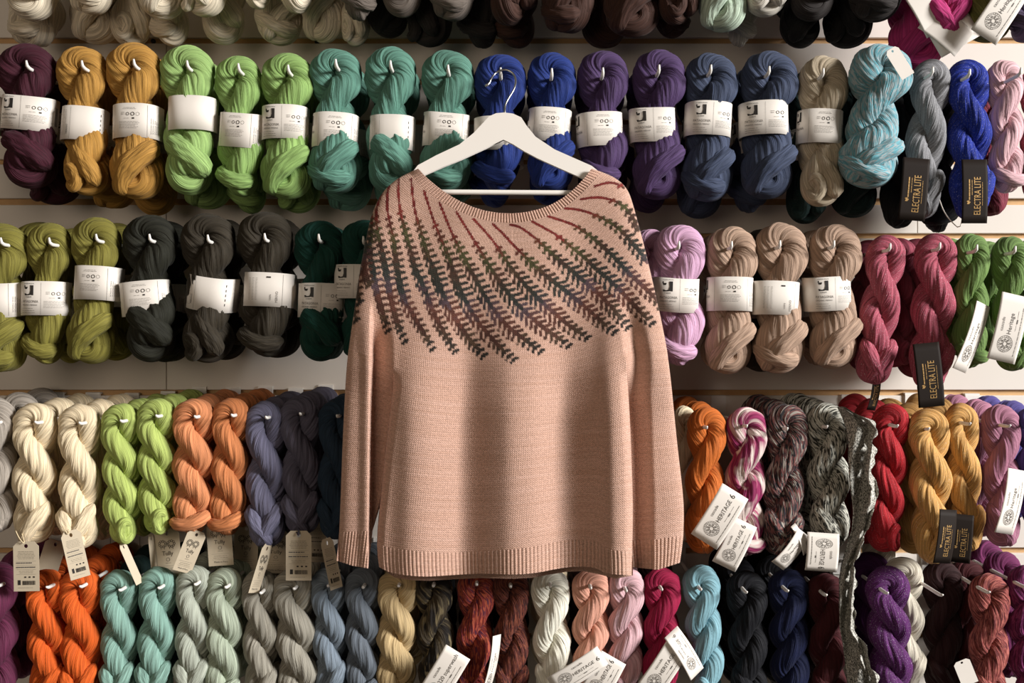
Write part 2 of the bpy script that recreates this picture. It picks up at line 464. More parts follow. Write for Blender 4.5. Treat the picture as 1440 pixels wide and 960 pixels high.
def icons(p, x, y):
    p.lines(x-.018, x-.009, y+.006, 3, .0022, 5)
    p.ring(x-.004, y+.003, .0024, .0034, 0); p.ring(x+.006, y+.003, .0028, .0040, 0); p.ring(x+.016, y+.003, .0032, .0037, 1)
    p.lines(x-.012, x+.002, y-.0065, 1, .002, 6); p.rect(x+.005, y-.0075, x+.0095, y-.0045, 0)
    p.lines(x-.022, x+.022, y-.0135, 6, .0027, 7)
def band_print(kind):
    p = Print()
    if kind == 'logo':
        logo(p, -.024, .002)
        p.text('PATAGONIA', -.040, -.0085, .0075, 1, sx=.84); p.text('ORGANIC MERINO', -.040, -.0150, .0044, 1, sx=.9)
        p.lines(-.040, -.006, -.021, 3, .0045, 3); icons(p, .028, .008); p.rect(.0005, -.034, .0009, .034, 1)
        p.barcode(.068, -.02, .078, .02, 3)
    elif kind == 'icons':
        p.lines(-.016, .014, .028, 2, .0026, 2, center=True); icons(p, .0, .012)
        logo(p, -.064, .004); p.text('PATAGONIA', -.082, -.008, .0075, 1, sx=.84)
        p.rect(-.0345, -.034, -.0341, .034, 1); p.rect(.0341, -.034, .0345, .034, 1)
        for k in range(7): p.text('PATAGONIA ORGANIC'[:16-k], .043+k*.0042, -.026, .0034, 1, rot=PI/2)
    elif kind == 'side':
        for k in range(3): p.lines(-.046+k*.006, -.0415+k*.006, .026, 18, .003, k+30)
        p.text('MERINO', -.026, -.024, .0055, 0, rot=PI/2); p.rect(-.021, -.034, -.0206, .034, 1)
        for k in range(5): p.rect(.041, -.022+k*.010, .0425, -.017+k*.010, 0)
    elif kind == 'turned':
        p.rect(.002, .026, .010, .029, 0)
        for k in range(3): p.lines(-.032+k*.007, -.028+k*.007, .024, 16, .003, k+40)
        p.text('MERINO', .024, -.026, .0065, 1, rot=PI/2); p.text('YARN', .012, -.022, .005, 1, rot=PI/2)
        p.rect(.0322, -.034, .0326, .034, 1)
    return p.mesh('band_print_'+kind, lambda x, y: band_map(x, y), INK)
BPRINT = {k: band_print(k) for k in ('logo', 'icons', 'side', 'turned')}
# --- loose paper label (folded strip), electra card and hang tag: local x right, z up, facing -y
def card_mesh(name, w, h, bow=.0, t=.0007, clip=0, hole=False):
    nx, nz = 12, 8; V, F = [], []
    def yy(x, z): return -bow*(1-(2*z/h)**2)
    if clip:
        out = [(-w/2, -h/2), (w/2, -h/2), (w/2, h/2-clip), (w/2-clip, h/2), (-w/2+clip, h/2), (-w/2, h/2-clip)]
        n = len(out); hr, hn = .0042, 12; hc = h/2-.0095
        V = [(x, -t/2, z) for x, z in out]+[(x, t/2, z) for x, z in out]
        hp = [(hr*math.cos(2*PI*i/hn+PI/2), hc+hr*math.sin(2*PI*i/hn+PI/2)) for i in range(hn)]
        V += [(x, -t/2, z) for x, z in hp]+[(x, t/2, z) for x, z in hp]
        h0 = 2*n
        for sgn, o, q in ((1, 0, h0), (-1, n, h0+hn)):
            L_ = [3, 2, 1][:0]
            left = [o+4, o+5, o+0]+[q+i for i in range(hn//2, -1, -1)]
            right = [o+0, o+1, o+2, o+3]+[q+(hn-i) % hn for i in range(0, hn//2+1)]
            left = [o+0]+[q+hn//2-i for i in range(0, hn//2+1)]+[o+4, o+5]
            right = [o+0, o+1, o+2, o+3, o+4]+[q+(hn-i) % hn for i in range(0, hn//2+1)]
            F += [tuple(left) if sgn > 0 else tuple(left[::-1]), tuple(right) if sgn > 0 else tuple(right[::-1])]
        for i in range(n): j = (i+1) % n; F.append((i, n+i, n+j, j))
        for i in range(hn): j = (i+1) % hn; F.append((h0+i, h0+j, h0+hn+j, h0+hn+i))
        return mesh_np(name, V, F, smooth=False, mats=(None,))
    for d in (0, t):
        for k in range(nz+1):
            for i in range(nx+1):
                x = -w/2+w*i/nx; z = -h/2+h*k/nz; V.append((x, yy(x, z)+d, z))
    n1 = (nx+1)*(nz+1)
    for k in range(nz):
        for i in range(nx):
            a = k*(nx+1)+i; q = (a, a+1, a+nx+2, a+nx+1); F.append(q); F.append(tuple(n1+c for c in q[::-1]))
    rim = [i for i in range(nx+1)]+[k*(nx+1)+nx for k in range(1, nz+1)]+[nz*(nx+1)+i for i in range(nx-1, -1, -1)]+[k*(nx+1) for k in range(nz-1, 0, -1)]
    for a, b in zip(rim, rim[1:]+rim[:1]): F.append((a, n1+a, n1+b, b))
    return mesh_np(name, V, F, mats=(None,))
HW, HH = .060, .126
HER_BOW = .006
def her_map(x, z): return (x, -HER_BOW*(1-(2*z/HH)**2)-.0005, z)
def heritage_print(word, six):
    p = Print()
    cy = -.030
    for r0, r1 in ((.0150, .0158), (.0115, .0122), (.0040, .0052)): p.ring(-.002, cy, r0, r1, 1, 28)
    for k in range(20):
        a = 2*PI*k/20; p.ring(-.002+.0135*math.cos(a), cy+.0135*math.sin(a), .0003, .0009, 1, 6)
    for k in range(8):
        a = 2*PI*k/8+.2; p.ring(-.002+.0080*math.cos(a), cy+.0080*math.sin(a), .0010, .0022, 1, 8)
    p.text(word, .0045, -.012, .0125, 1, rot=PI/2, sx=.92)
    if six: p.text('6', .0055, .046, .017, 0, rot=PI/2)
    p.text('cascade', -.0135, -.008, .0085, 1, rot=PI/2); 
    q = Print(); q.lines(-.050, .046, 0, 1, .002, 9, m=1, th=.0009)
    p.add([(.0215, x) for x, y in q.V] if 0 else [(.0215-y, x) for x, y in q.V], q.F, 1)
    p.rect(.012, -.004, .0125, .034, 1); p.rect(.0118, .010, .0140, .018, 1)
    return p.mesh('label_print', her_map, INK)
CARD_H = card_mesh('label_card', HW, HH, HER_BOW)
PR_H6 = heritage_print('HERITAGE', True); PR_H = heritage_print('Heritage', False); PR_SW = heritage_print('220 superwash', False)
EW, EH = .058, .134
def electra_print():
    p = Print()
    p.text('ELECTRA LITE', .0125, -.050, .0215, 2, rot=PI/2, sx=.60)
    q = Print(); q.lines(-.018, .026, 0, 1, .002, 4, m=2, th=.0026); q.lines(-.008, .026, -.0052, 1, .002, 5, m=2, th=.0012)
    q.lines(-.030, .030, -.0285, 1, .002, 8, m=2, th=.0009)
    p.add([(-.0115-y, x) for x, y in q.V], q.F, 2)
    p.poly([(-.0135, -.027), (-.010, -.0225), (-.0145, -.0215), (-.0115, -.0195), (-.0165, -.0195), (-.0195, -.0215), (-.0165, -.0225), (-.0185, -.027)], 2)
    return p.mesh('card_print', lambda x, z: (x, -.004*(1-(2*z/EH)**2)-.0005, z), INK)
CARD_E = card_mesh('brand_card', EW, EH, .004); PR_E = electra_print()
TW, TH = .054, .102
CARD_T = card_mesh('hang_tag', TW, TH, clip=.010)
def tag_print(kind):
    p = Print()
    if kind == 'back':
        p.lines(-.022, .022, .030, 6, .0030, 11, center=True, m=0); p.rect(-.021, .0105, .021, .0108, 1)
        p.lines(-.021, .021, .006, 1, .003, 12, th=.0022, m=1); p.rect(-.021, .0025, .021, .0028, 1)
        p.lines(-.021, .021, -.003, 1, .003, 13, th=.0024, m=1); p.rect(-.021, -.0065, .021, -.0062, 1)
        p.lines(-.016, .016, -.010, 2, .0032, 14, center=True, m=0); p.rect(-.021, -.0165, .021, -.0162, 1)
        for k in range(3): p.rect(-.004+k*.009, -.0235, .000+k*.009, -.0205, 0)
        p.rect(-.018, -.038, -.012, -.028, 0); p.barcode(-.008, -.038, .019, -.0295, 4); p.lines(-.018, .018, -.044, 1, .003, 16)
    else:
        for cx, s_ in ((-.0095, 1), (.0085, 1)):
            for k in range(9):
                a = 2*PI*k/9; p.ring(cx+.0068*math.cos(a), .020+.0058*math.sin(a), .0016, .0026, 0, 10)
            for dx in (-.004, .003): p.rect(cx+dx, .009, cx+dx+.0009, .0135, 0)
        p.text('Tully', 0, -.0035, .0125, 0, 'CENTER', sx=.95)
        p.ring(0, -.012, .0032, .0040, 1); p.lines(-.006, .006, -.0195, 1, .003, 21, center=True, m=0)
        p.rect(-.019, -.0255, .019, -.0252, 1); p.lines(-.017, .017, -.030, 2, .004, 22, center=True, m=0); p.rect(-.019, -.0375, .019, -.0372, 1)
        p.text('Made in Peru', 0, -.0445, .0055, 1, 'CENTER')
    return p.mesh('tag_print', lambda x, z: (x, -.0008, z), INK)
PR_TB, PR_TF = tag_print('back'), tag_print('front')

# ------------------------------------------------------------------ display pegs
def peg_mesh(tip, bend=1.):
    y1 = WY-.002
    path = [(0, y1, -.002), (0, y1-.02, -.001), (0, tip+.030, .002), (0, tip+.010, .003), (0, tip+.004, .003+.002*bend), (0, tip+.001, .003+.006*bend), (0, tip, .003+.011*bend), (0, tip-.0004-.004*(1-bend), .003+.0135*bend)]
    p = smooth_line(path, 30, 2); rr = np.full(30, .0038); rr[-1] = .0018; rr[-2] = .0033
    return mesh_np('prong', *tube_geo(p, rr, 12))
def bracket_mesh():
    gs = [box_geo((0, WY-.0025, .002), (.034, .005, .074)), box_geo((0, WY+.004, .0405), (.034, .016, .004)), box_geo((0, WY-.008, -.002), (.014, .008, .016))]
    return mesh_np('bracket', *join_geo(gs), smooth=False)
BRK = bracket_mesh(); PEGM = {}
PEGDEPTH = -.060
def peg(px, py, label, tip=PEGDEPTH, bend=1.):
    x, _, z = P(px, py, tip)
    e = empty('display_peg', (x, 0, z-.009)); tag(e, label, 'peg', 'white display pegs on the slatwall')
    if (tip, bend) not in PEGM: PEGM[tip, bend] = peg_mesh(tip, bend)
    obj('bracket', BRK, e, m_paint); obj('prong', PEGM[tip, bend], e, m_paint)
    return e

# ------------------------------------------------------------------ yarn colours (as dyed)
for k, c in dict(rust=(120, 40, 28), plum=(72, 21, 38), mustard=(190, 133, 46), apple=(148, 188, 98), leaf=(138, 180, 88), teal=(88, 146, 126),
                 blue=(26, 52, 138), aubergine=(78, 52, 102), navy=(60, 72, 102), sand=(204, 184, 152),
                 olive=(132, 124, 40), pine=(36, 36, 25), bark=(54, 46, 33), emerald=(8, 66, 54), lilac=(220, 164, 202), camel=(184, 148, 122),
                 moss=(104, 140, 62), taupe=(172, 160, 146), cream=(248, 224, 180), lime=(180, 202, 92), orange=(236, 140, 82), amber=(226, 128, 66),
                 iris=(116, 114, 144), slate=(100, 95, 116), ink=(32, 54, 76), tangerine=(222, 104, 22), mauve=(182, 112, 140), violet=(86, 74, 158),
                 plum2=(112, 38, 74), blaze=(246, 92, 12), seafoam=(134, 182, 166), sage=(178, 186, 168), moss2=(176, 190, 164), stone=(160, 154, 138),
                 steel=(124, 140, 156), graphite=(104, 114, 126), honey=(208, 176, 120), ivory=(240, 236, 216), peach=(240, 164, 136), blush=(232, 180, 188),
                 crimson=(178, 14, 66), sky=(128, 184, 200), black=(13, 14, 22), deepblue=(16, 26, 70), garnet=(76, 16, 22), oyster=(222, 212, 190),
                 maroon=(48, 14, 16), berry=(122, 34, 92), cloud=(232, 216, 186), ash=(108, 96, 86), cocoa=(72, 42, 32), mint=(186, 208, 182),
                 fog=(214, 206, 190), coal=(48, 42, 40), magenta=(208, 44, 122), fern=(112, 110, 44), grape=(92, 74, 112), bottle=(22, 50, 48), shadow=(24, 24, 26), wine=(140, 44, 64)).items():
    DYE[k] = c
yarn_mat('solid', (128, 128, 128)); yarn_mat('slate', (100, 95, 116))
yarn_mat('rose', (190, 76, 98), sparkle=.8); yarn_mat('silver', (138, 138, 142), sparkle=.8); yarn_mat('royal', (24, 50, 178), sparkle=.7)
yarn_mat('gold', (230, 166, 80), sparkle=.7); yarn_mat('purple', (100, 32, 110), sparkle=.8); yarn_mat('red', (196, 18, 30), sparkle=.3)
yarn_mat('aqua', (98, 176, 192), (160, 178, 182), (120, 156, 164), 'speck')
yarn_mat('pinkmix', (160, 34, 92), (236, 214, 204), (204, 92, 130), 'pool')
yarn_mat('firemix', (42, 40, 46), (128, 72, 68), (160, 148, 136), 'speck')
yarn_mat('pepper', (208, 206, 190), (56, 56, 50), (208, 206, 190), 'speck')
yarn_mat('ember', (150, 40, 38), (196, 82, 50), (96, 34, 60), 'speck'); yarn_mat('russet', (96, 36, 30), (134, 64, 42), (60, 24, 24), 'speck')
yarn_mat('nightmix', (30, 24, 20), (70, 58, 40), (120, 104, 70), 'pool'); yarn_mat('brick', (156, 62, 58), (190, 96, 84), (110, 40, 44), 'speck')
yarn_mat('deepberry', (112, 26, 84), (150, 50, 112), None, 'speck')

# ------------------------------------------------------------------ hanging a skein
GROUPS = {0: 'yarn skeins in the cropped top row', 1: 'yarn skeins in the row behind the hanger', 2: 'yarn skeins in the row level with the sweater yoke',
          3: 'yarn skeins in the row level with the sweater body', 4: 'yarn skeins in the bottom row'}
def skein(row, label, mat, px, py, w, top, bot, proto, y=0., shift=0., turn=0.):
    """px,py: the eye on the peg; w, top, bot: size in the photo's pixels at depth y; shift: how far the foot swings right"""
    if y > .05:                                        # hangs on the same peg farther back: the numbers were read at the front plane
        f = -CAM_Y/(y-CAM_Y); px, py, w, top, bot, shift = CX+(px-CX)*f, CY+(py-CY)*f, w*f, CY+(top-CY)*f, CY+(bot-CY)*f, shift*f
    pr = PROTO[proto]; k = K(y)
    x, _, z = P(px, py, y)
    ang = -math.atan2(shift, bot-py)
    e = empty('yarn_skein', (x, y, z), (0, ang, 0)); tag(e, label, 'skein', GROUPS[row])
    yn = spin('yarn', proto, mat, e, y > .05)
    sz = (bot-top)*k/(pr['zmax']-pr['zmin']); sx = w*k/(2*pr['xm'])
    yn.scale = (sx, min(sx, 1.05), sz); yn.location = (0, 0, -(top-py)*k-pr['zmax']*sz); yn.rotation_euler = (0, 0, turn)
    return e
def add_band(e, px, py, y, bc, bx=None, kind='icons', tilt=0., seed=0, w=62, hgt=47):
    k = K(y)
    if y > .05: k = K(0)
    dz = -(bc-py)*k; dx = ((bx if bx is not None else px)-px)*k
    c = Matrix.Rotation(-e.rotation_euler[1], 3, 'Y') @ Vector((dx, 0, dz))
    b = obj('paper_band', BANDS[seed % 4], e, m_paper)
    b.location = c; b.rotation_euler = (0, -e.rotation_euler[1]+math.radians(tilt), (seed*7 % 5-2)*.07)
    b.scale = (w*k/(2*BW), min(1.15, w*k/(2*BW))*1.02, hgt*k/BH)
    if kind: obj('print', BPRINT[kind], b)
    return b
def add_card(e, mesh, pr, mat, px, py, ang, y, w, h, w0, h0, name, yaw=0., pitch=0., label=None):
    """a card whose middle is seen at px,py; ang turns it clockwise in the picture (degrees)"""
    wx_, wy_, wz_ = P(px, py, y); k = K(y)
    loc = Matrix.Rotation(-e.rotation_euler[1], 3, 'Y') @ (Vector((wx_, wy_, wz_))-e.location)
    c = obj(name, mesh, e, mat); c.location = loc
    c.rotation_mode = 'ZYX'
    R = Matrix.Rotation(math.radians(ang), 4, 'Y') @ Matrix.Rotation(math.radians(yaw), 4, 'Z') @ Matrix.Rotation(math.radians(pitch), 4, 'X')
    R = Matrix.Rotation(-e.rotation_euler[1], 4, 'Y') @ R
    c.rotation_euler = R.to_euler('ZYX'); c.scale = (w*k/w0, 1, h*k/h0)
    if label: c['label'] = label
    if pr is not None: obj('print', pr, c)
    return c
def add_string(e, pts, r=.0011, mat=None):
    iv = Matrix.Rotation(-e.rotation_euler[1], 3, 'Y')
    p = [tuple(iv @ (Vector(P(a, b, c))-e.location)) for a, b, c in pts]
    obj('tag_string', mesh_np('tag_string', *tube_geo(smooth_line(p, 16, 2), r, 6)), e, mat or m_string)

# row with the hanger hook: (handle, colour, eye x, eye y, width, top, bottom, shape, shift, band centre x, band centre y, print, tilt, second skein behind)
B = 'band_'
R1 = 'in the row behind the hanger'
ROW1 = [
 ('rust red skein cut off by the left edge', 'rust', -40, 92, 80, 64, 268, 'a', 0, -24, 164, 'icons', -4),
 ('plum skein, darkest at the left end', 'plum', 37, 92, 84, 62, 266, 'a', 8, 43, 163, 'logo', 4),
 ('left mustard skein with a turned band', 'mustard', 115, 92, 72, 65, 276, 'd', 12, 120, 178, 'side', 4),
 ('right mustard skein with a frayed fold', 'mustard', 188, 90, 78, 60, 281, 'b', 8, 195, 175, 'icons', 1),
 ('left apple green skein with a blank band', 'apple', 263, 92, 78, 64, 275, 'a', 4, 272, 163, None, 1),
 ('middle leaf green skein of the three greens', 'leaf', 335, 96, 70, 79, 277, 'c', 6, 341, 186, 'icons', 4),
 ('right leaf green skein beside the teals', 'leaf', 405, 98, 76, 75, 280, 'b', -2, 402, 176, 'logo', 1),
 ('left teal skein bulging over its band', 'teal', 472, 90, 76, 68, 272, 'e', 0, 472, 187, 'icons', 3),
 ('middle teal skein with a blank band', 'teal', 549, 92, 74, 66, 272, 'a', -2, 552, 189, 'side', 2),
 ('right teal skein beside the hanger', 'teal', 630, 98, 76, 70, 270, 'e', -4, 627, 186, 'icons', 3),
 ('left cobalt blue skein behind the hanger hook', 'blue', 704, 102, 78, 77, 270, 'c', -4, 700, 192, 'turned', 1),
 ('right cobalt blue skein behind the hanger', 'blue', 776, 103, 70, 74, 270, 'b', -2, 772, 180, 'icons', 4),
 ('left aubergine purple skein', 'aubergine', 848, 102, 76, 72, 268, 'c', 0, 843, 185, 'icons', -2),
 ('right aubergine purple skein', 'aubergine', 927, 98, 76, 70, 281, 'b', -4, 917, 179, 'logo', -2),
 ('left denim navy skein', 'navy', 1000, 98, 76, 74, 284, 'e', -8, 995, 171, 'logo', 3),
 ('right denim navy skein', 'navy', 1082, 100, 80, 72, 280, 'b', -6, 1073, 171, 'logo', -1),
 ('sand beige skein beside the aqua skein', 'sand', 1158, 103, 70, 78, 291, 'd', -6, 1152, 181, 'icons', 3),
]
for n, (h, c, px, py, w, top, bot, pr, sh, bx, bc, kind, tilt) in enumerate(ROW1):
    e = skein(1, h+', '+R1, c, px, py, w, top, bot, B+pr, 0, sh)
    add_band(e, px, py, 0, bc, bx, kind, tilt, n, w=max(61, .85*w))
    peg(px, py-2, 'white peg through the '+h)
    if n:                                             # a second hank of the same colour hangs behind
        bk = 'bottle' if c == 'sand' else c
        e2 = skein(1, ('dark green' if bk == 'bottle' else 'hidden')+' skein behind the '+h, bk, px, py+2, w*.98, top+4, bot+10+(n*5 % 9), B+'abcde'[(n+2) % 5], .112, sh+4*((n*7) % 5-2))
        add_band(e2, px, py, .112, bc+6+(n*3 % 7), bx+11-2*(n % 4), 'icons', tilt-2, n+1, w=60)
# the twisted hanks at the right end of that row
e = skein(1, 'large aqua and white skein, swollen at the foot, '+R1, 'aqua', 1240, 92, 88, 62, 266, 'band_e', -.040, -26)
add_card(e, CARD_T, None, m_paper, 1265, 88, -32, -.105, 20, 46, TW, TH, 'hang_tag', label='small white swing tag')
peg(1236, 98, 'white peg holding the large aqua skein')
e = skein(1, 'sparkly grey skein with a brown card, '+R1, 'silver', 1310, 100, 58, 83, 309, 'long_s_c', 0, -18)
add_card(e, CARD_E, PR_E, m_brown, 1285, 266, 5, -.062, 38, 88, EW, EH, 'brand_card', label='dark brown card with gold lettering')
peg(1312, 99, 'white peg through the sparkly grey skein')
e = skein(1, 'sparkly royal blue skein with a brown card, '+R1, 'royal', 1360, 103, 62, 84, 312, 'long_s_a', 0, 6)
add_card(e, CARD_E, PR_E, m_brown, 1370, 269, 0, -.062, 36, 90, EW, EH, 'brand_card', label='dark brown card with gold lettering')
add_string(e, [(1319, 275, .0), (1328, 300, -.02), (1342, 316, -.05), (1350, 322, -.06), (1353, 308, -.06)], .0012, m_paper)
peg(1364, 102, 'white peg through the sparkly royal blue skein')
e = skein(1, 'pale pink twisted skein, '+R1, 'blush', 1412, 104, 50, 84, 272, 'long_z_b', 0, 4)
peg(1436, 100, 'white peg at the right edge holding the pale pink skein', -.085)
skein(1, 'rose pink skein at the right edge behind the pale pink one', 'rose', 1462, 106, 54, 92, 284, 'long_z_a', .0, 0)
skein(1, 'dusty wine skein low behind the pale pink skein', 'wine', 1424, 120, 60, 100, 298, 'long_z_a', .105, 0)
skein(1, 'black green skein low behind the aqua skein', 'bottle', 1222, 110, 76, 92, 300, 'band_b', .105, 2)
skein(1, 'charcoal skein behind the sparkly grey skein', 'shadow', 1296, 104, 60, 92, 316, 'long_s_a', .105, -6)
skein(1, 'black skein behind the sparkly royal blue skein', 'black', 1346, 108, 60, 96, 322, 'long_s_b', .105, 2)

R2 = 'level with the sweater yoke'
ROW2 = [
 ('left olive skein cut off by the frame', 'olive', 2, 340, 82, 313, 523, 'e', 0, 0, 422, 'icons', -1),
 ('middle olive skein', 'olive', 70, 340, 66, 313, 512, 'c', -4, 66, 420, 'logo', 1),
 ('right olive skein with a raised band', 'olive', 136, 335, 70, 305, 512, 'b', -8, 140, 399, 'icons', 3),
 ('left blackish green skein', 'pine', 211, 335, 78, 302, 509, 'a', 2, 206, 419, 'icons', -5),
 ('dark bark brown skein with a blank band', 'bark', 293, 336, 78, 300, 510, 'd', 0, 300, 413, 'side', 7),
 ('wide bark brown skein beside the emeralds', 'bark', 373, 334, 82, 298, 502, 'c', 4, 380, 408, 'turned', 3),
 ('left emerald skein', 'emerald', 449, 335, 72, 310, 508, 'a', 2, 452, 423, 'logo', 2),
 ('right emerald skein half behind the sweater sleeve', 'emerald', 512, 338, 68, 309, 506, 'b', 0, 503, 396, 'logo', 1),
 ('lilac pink skein beside the right sleeve', 'lilac', 956, 345, 76, 316, 514, 'c', -2, 949, 415, 'logo', 2),
 ('left camel skein', 'camel', 1030, 345, 72, 318, 526, 'b', -8, 1026, 414, 'icons', 1),
 ('middle camel skein with a turned band', 'camel', 1098, 344, 76, 312, 525, 'e', -4, 1089, 420, 'turned', 3),
 ('right camel skein', 'camel', 1174, 344, 74, 315, 519, 'b', -4, 1162, 413, 'logo', -2),
]
for n, (h, c, px, py, w, top, bot, pr, sh, bx, bc, kind, tilt) in enumerate(ROW2):
    e = skein(2, h+', '+R2, c, px, py, w, top, bot, B+pr, 0, sh)
    add_band(e, px, py, 0, bc, bx, kind, tilt, n+1, w=max(64, .86*w))
    peg(px-1, py-1, 'white peg through the '+h, PEGDEPTH if px != 512 else -.045)
    if 'cut off' in h or c == 'lilac' or h.startswith('right emerald'): continue
    e2 = skein(2, 'hidden skein behind the '+h, 'bark' if n == 10 else c, px, py+1, w*.98, top+2, bot+(n*5 % 9)-2, B+'abcde'[(n+1) % 5], .112, sh+3*((n*7) % 5-2))
    add_band(e2, px, py, .112, bc+3+(n*3 % 7), bx+11-2*(n % 4), 'icons', tilt-2, n, w=60)
skein(2, 'dark olive skein high behind the left olive skein', 'olive', 20, 340, 84, 306, 505, 'band_c', .112, 0)
skein(2, 'lilac pink skein half hidden by the right sleeve', 'lilac', 914, 350, 60, 322, 505, 'band_a', .03, 0)
def card_H(e, px, py, ang, y=-.064, w=40, h=84, pr=PR_H6, yaw=0, pitch=0):
    return add_card(e, CARD_H, pr, m_paper, px, py, ang, y, w, h, HW, HH, 'label_card', yaw, pitch, 'white folded paper label')
ROW2L = [
 ('left rose sparkle skein', 'rose', 1247, 348, 58, 330, 541, 'long_s_c', -22, 'wine'),
 ('right rose sparkle skein with a brown card', 'rose', 1317, 347, 62, 328, 550, 'long_s_a', -12, 'wine'),
 ('left moss green skein', 'moss', 1366, 350, 50, 328, 518, 'long_z_b', -4, 'moss'),
 ('right moss green skein with a white label', 'moss', 1420, 352, 52, 332, 522, 'long_z_c', 4, 'moss'),
]
P2 = [1252, 1322, 1374, 1428]
for n, (h, c, px, py, w, top, bot, pr, sh, bk) in enumerate(ROW2L):
    e = skein(2, h+', '+R2, c, px, py, w, top, bot, pr, 0, sh)
    if n == 1: add_card(e, CARD_E, PR_E, m_brown, 1306, 527, -5.5, -.066, 37, 90, EW, EH, 'brand_card', label='dark brown card with gold lettering')
    if n == 0: add_card(e, CARD_E, PR_E, m_brown, 1229, 552, 10, .03, 22, 50, EW, EH, 'brand_card', 40, 0, 'dark brown card seen edge-on')
    if n == 2: card_H(e, 1366, 474, 20, -.06, 30, 100, PR_H, 28)
    if n == 3: card_H(e, 1418, 461, 13, -.068, 40, 96, PR_H)
    peg(P2[n], py-1, 'white peg through the '+h)
    e2 = skein(2, 'darker skein behind the '+h, bk, px+2, py, w, top+2, bot-14, 'long_s_d' if n < 2 else 'long_z_a', .105, sh*.5)
skein(2, 'bright emerald skein at the right edge behind the moss green ones', 'emerald', 1466, 350, 62, 327, 520, 'long_z_a', .0, 0)
skein(2, 'rose skein between the two sparkle skeins, set back', 'rose', 1284, 350, 58, 330, 520, 'long_s_d', .085, -8)

R3 = 'level with the sweater body'
ROW3 = [  # handle, colour, eye, width, top, bottom, shape, shift, peg offset, behind
 ('taupe grey skein at the left edge', 'taupe', -8, 592, 60, 558, 748, 'long_z_a', 4, 'taupe'),
 ('left cream skein with a swing tag', 'cream', 50, 592, 62, 566, 764, 'long_s_a', -2, 'cream'),
 ('right cream skein with a knotted foot', 'cream', 112, 593, 60, 567, 770, 'long_s_c', 2, 'cream'),
 ('left lime skein', 'lime', 170, 590, 56, 567, 766, 'long_s_d', 4, 'lime'),
 ('right lime skein with a bunched foot', 'lime', 220, 583, 56, 560, 752, 'long_s_d', 2, 'lime'),
 ('left orange skein', 'orange', 274, 584, 62, 560, 750, 'long_s_b', -2, 'orange'),
 ('right orange skein', 'amber', 326, 582, 56, 559, 752, 'long_s_b', -6, 'amber'),
 ('left iris grey skein', 'iris', 374, 585, 60, 563, 768, 'long_s_c', 2, 'slate'),
 ('right slate purple skein', 'slate', 422, 580, 58, 556, 750, 'long_s_c', 4, 'slate'),
 ('dark ink blue skein beside the left sleeve', 'ink', 474, 583, 54, 560, 757, 'long_s_c', -2, 'ink'),
 ('tangerine skein with a big white label', 'tangerine', 994, 599, 56, 571, 778, 'long_z_a', -8, 'tangerine'),
 ('magenta and white skein', 'pinkmix', 1050, 597, 58, 572, 782, 'long_z_b', -4, None),
 ('dark flecked skein between pink and pepper ones', 'firemix', 1107, 601, 60, 568, 782, 'long_z_c', -12, 'firemix'),
 ('black and white pepper skein beside the shawl', 'pepper', 1163, 598, 62, 566, 768, 'long_z_a', 4, 'pepper'),
 ('scarlet red skein right of the shawl', 'red', 1252, 597, 56, 567, 776, 'long_s_d', -12, 'red'),
 ('left gold sparkle skein with a brown card', 'gold', 1306, 601, 60, 574, 792, 'long_s_a', 6, 'gold'),
 ('right gold sparkle skein', 'gold', 1352, 594, 50, 566, 774, 'long_s_c', 8, 'gold'),
 ('mauve skein with a curled white label', 'mauve', 1407, 597, 54, 568, 768, 'long_z_a', 2, 'mauve'),
 ('violet skein at the right edge', 'violet', 1456, 594, 54, 570, 740, 'long_z_b', 0, 'violet'),
]
PX3 = {'scarlet': 1262, 'right gold': 1364, 'mauve': 1420}
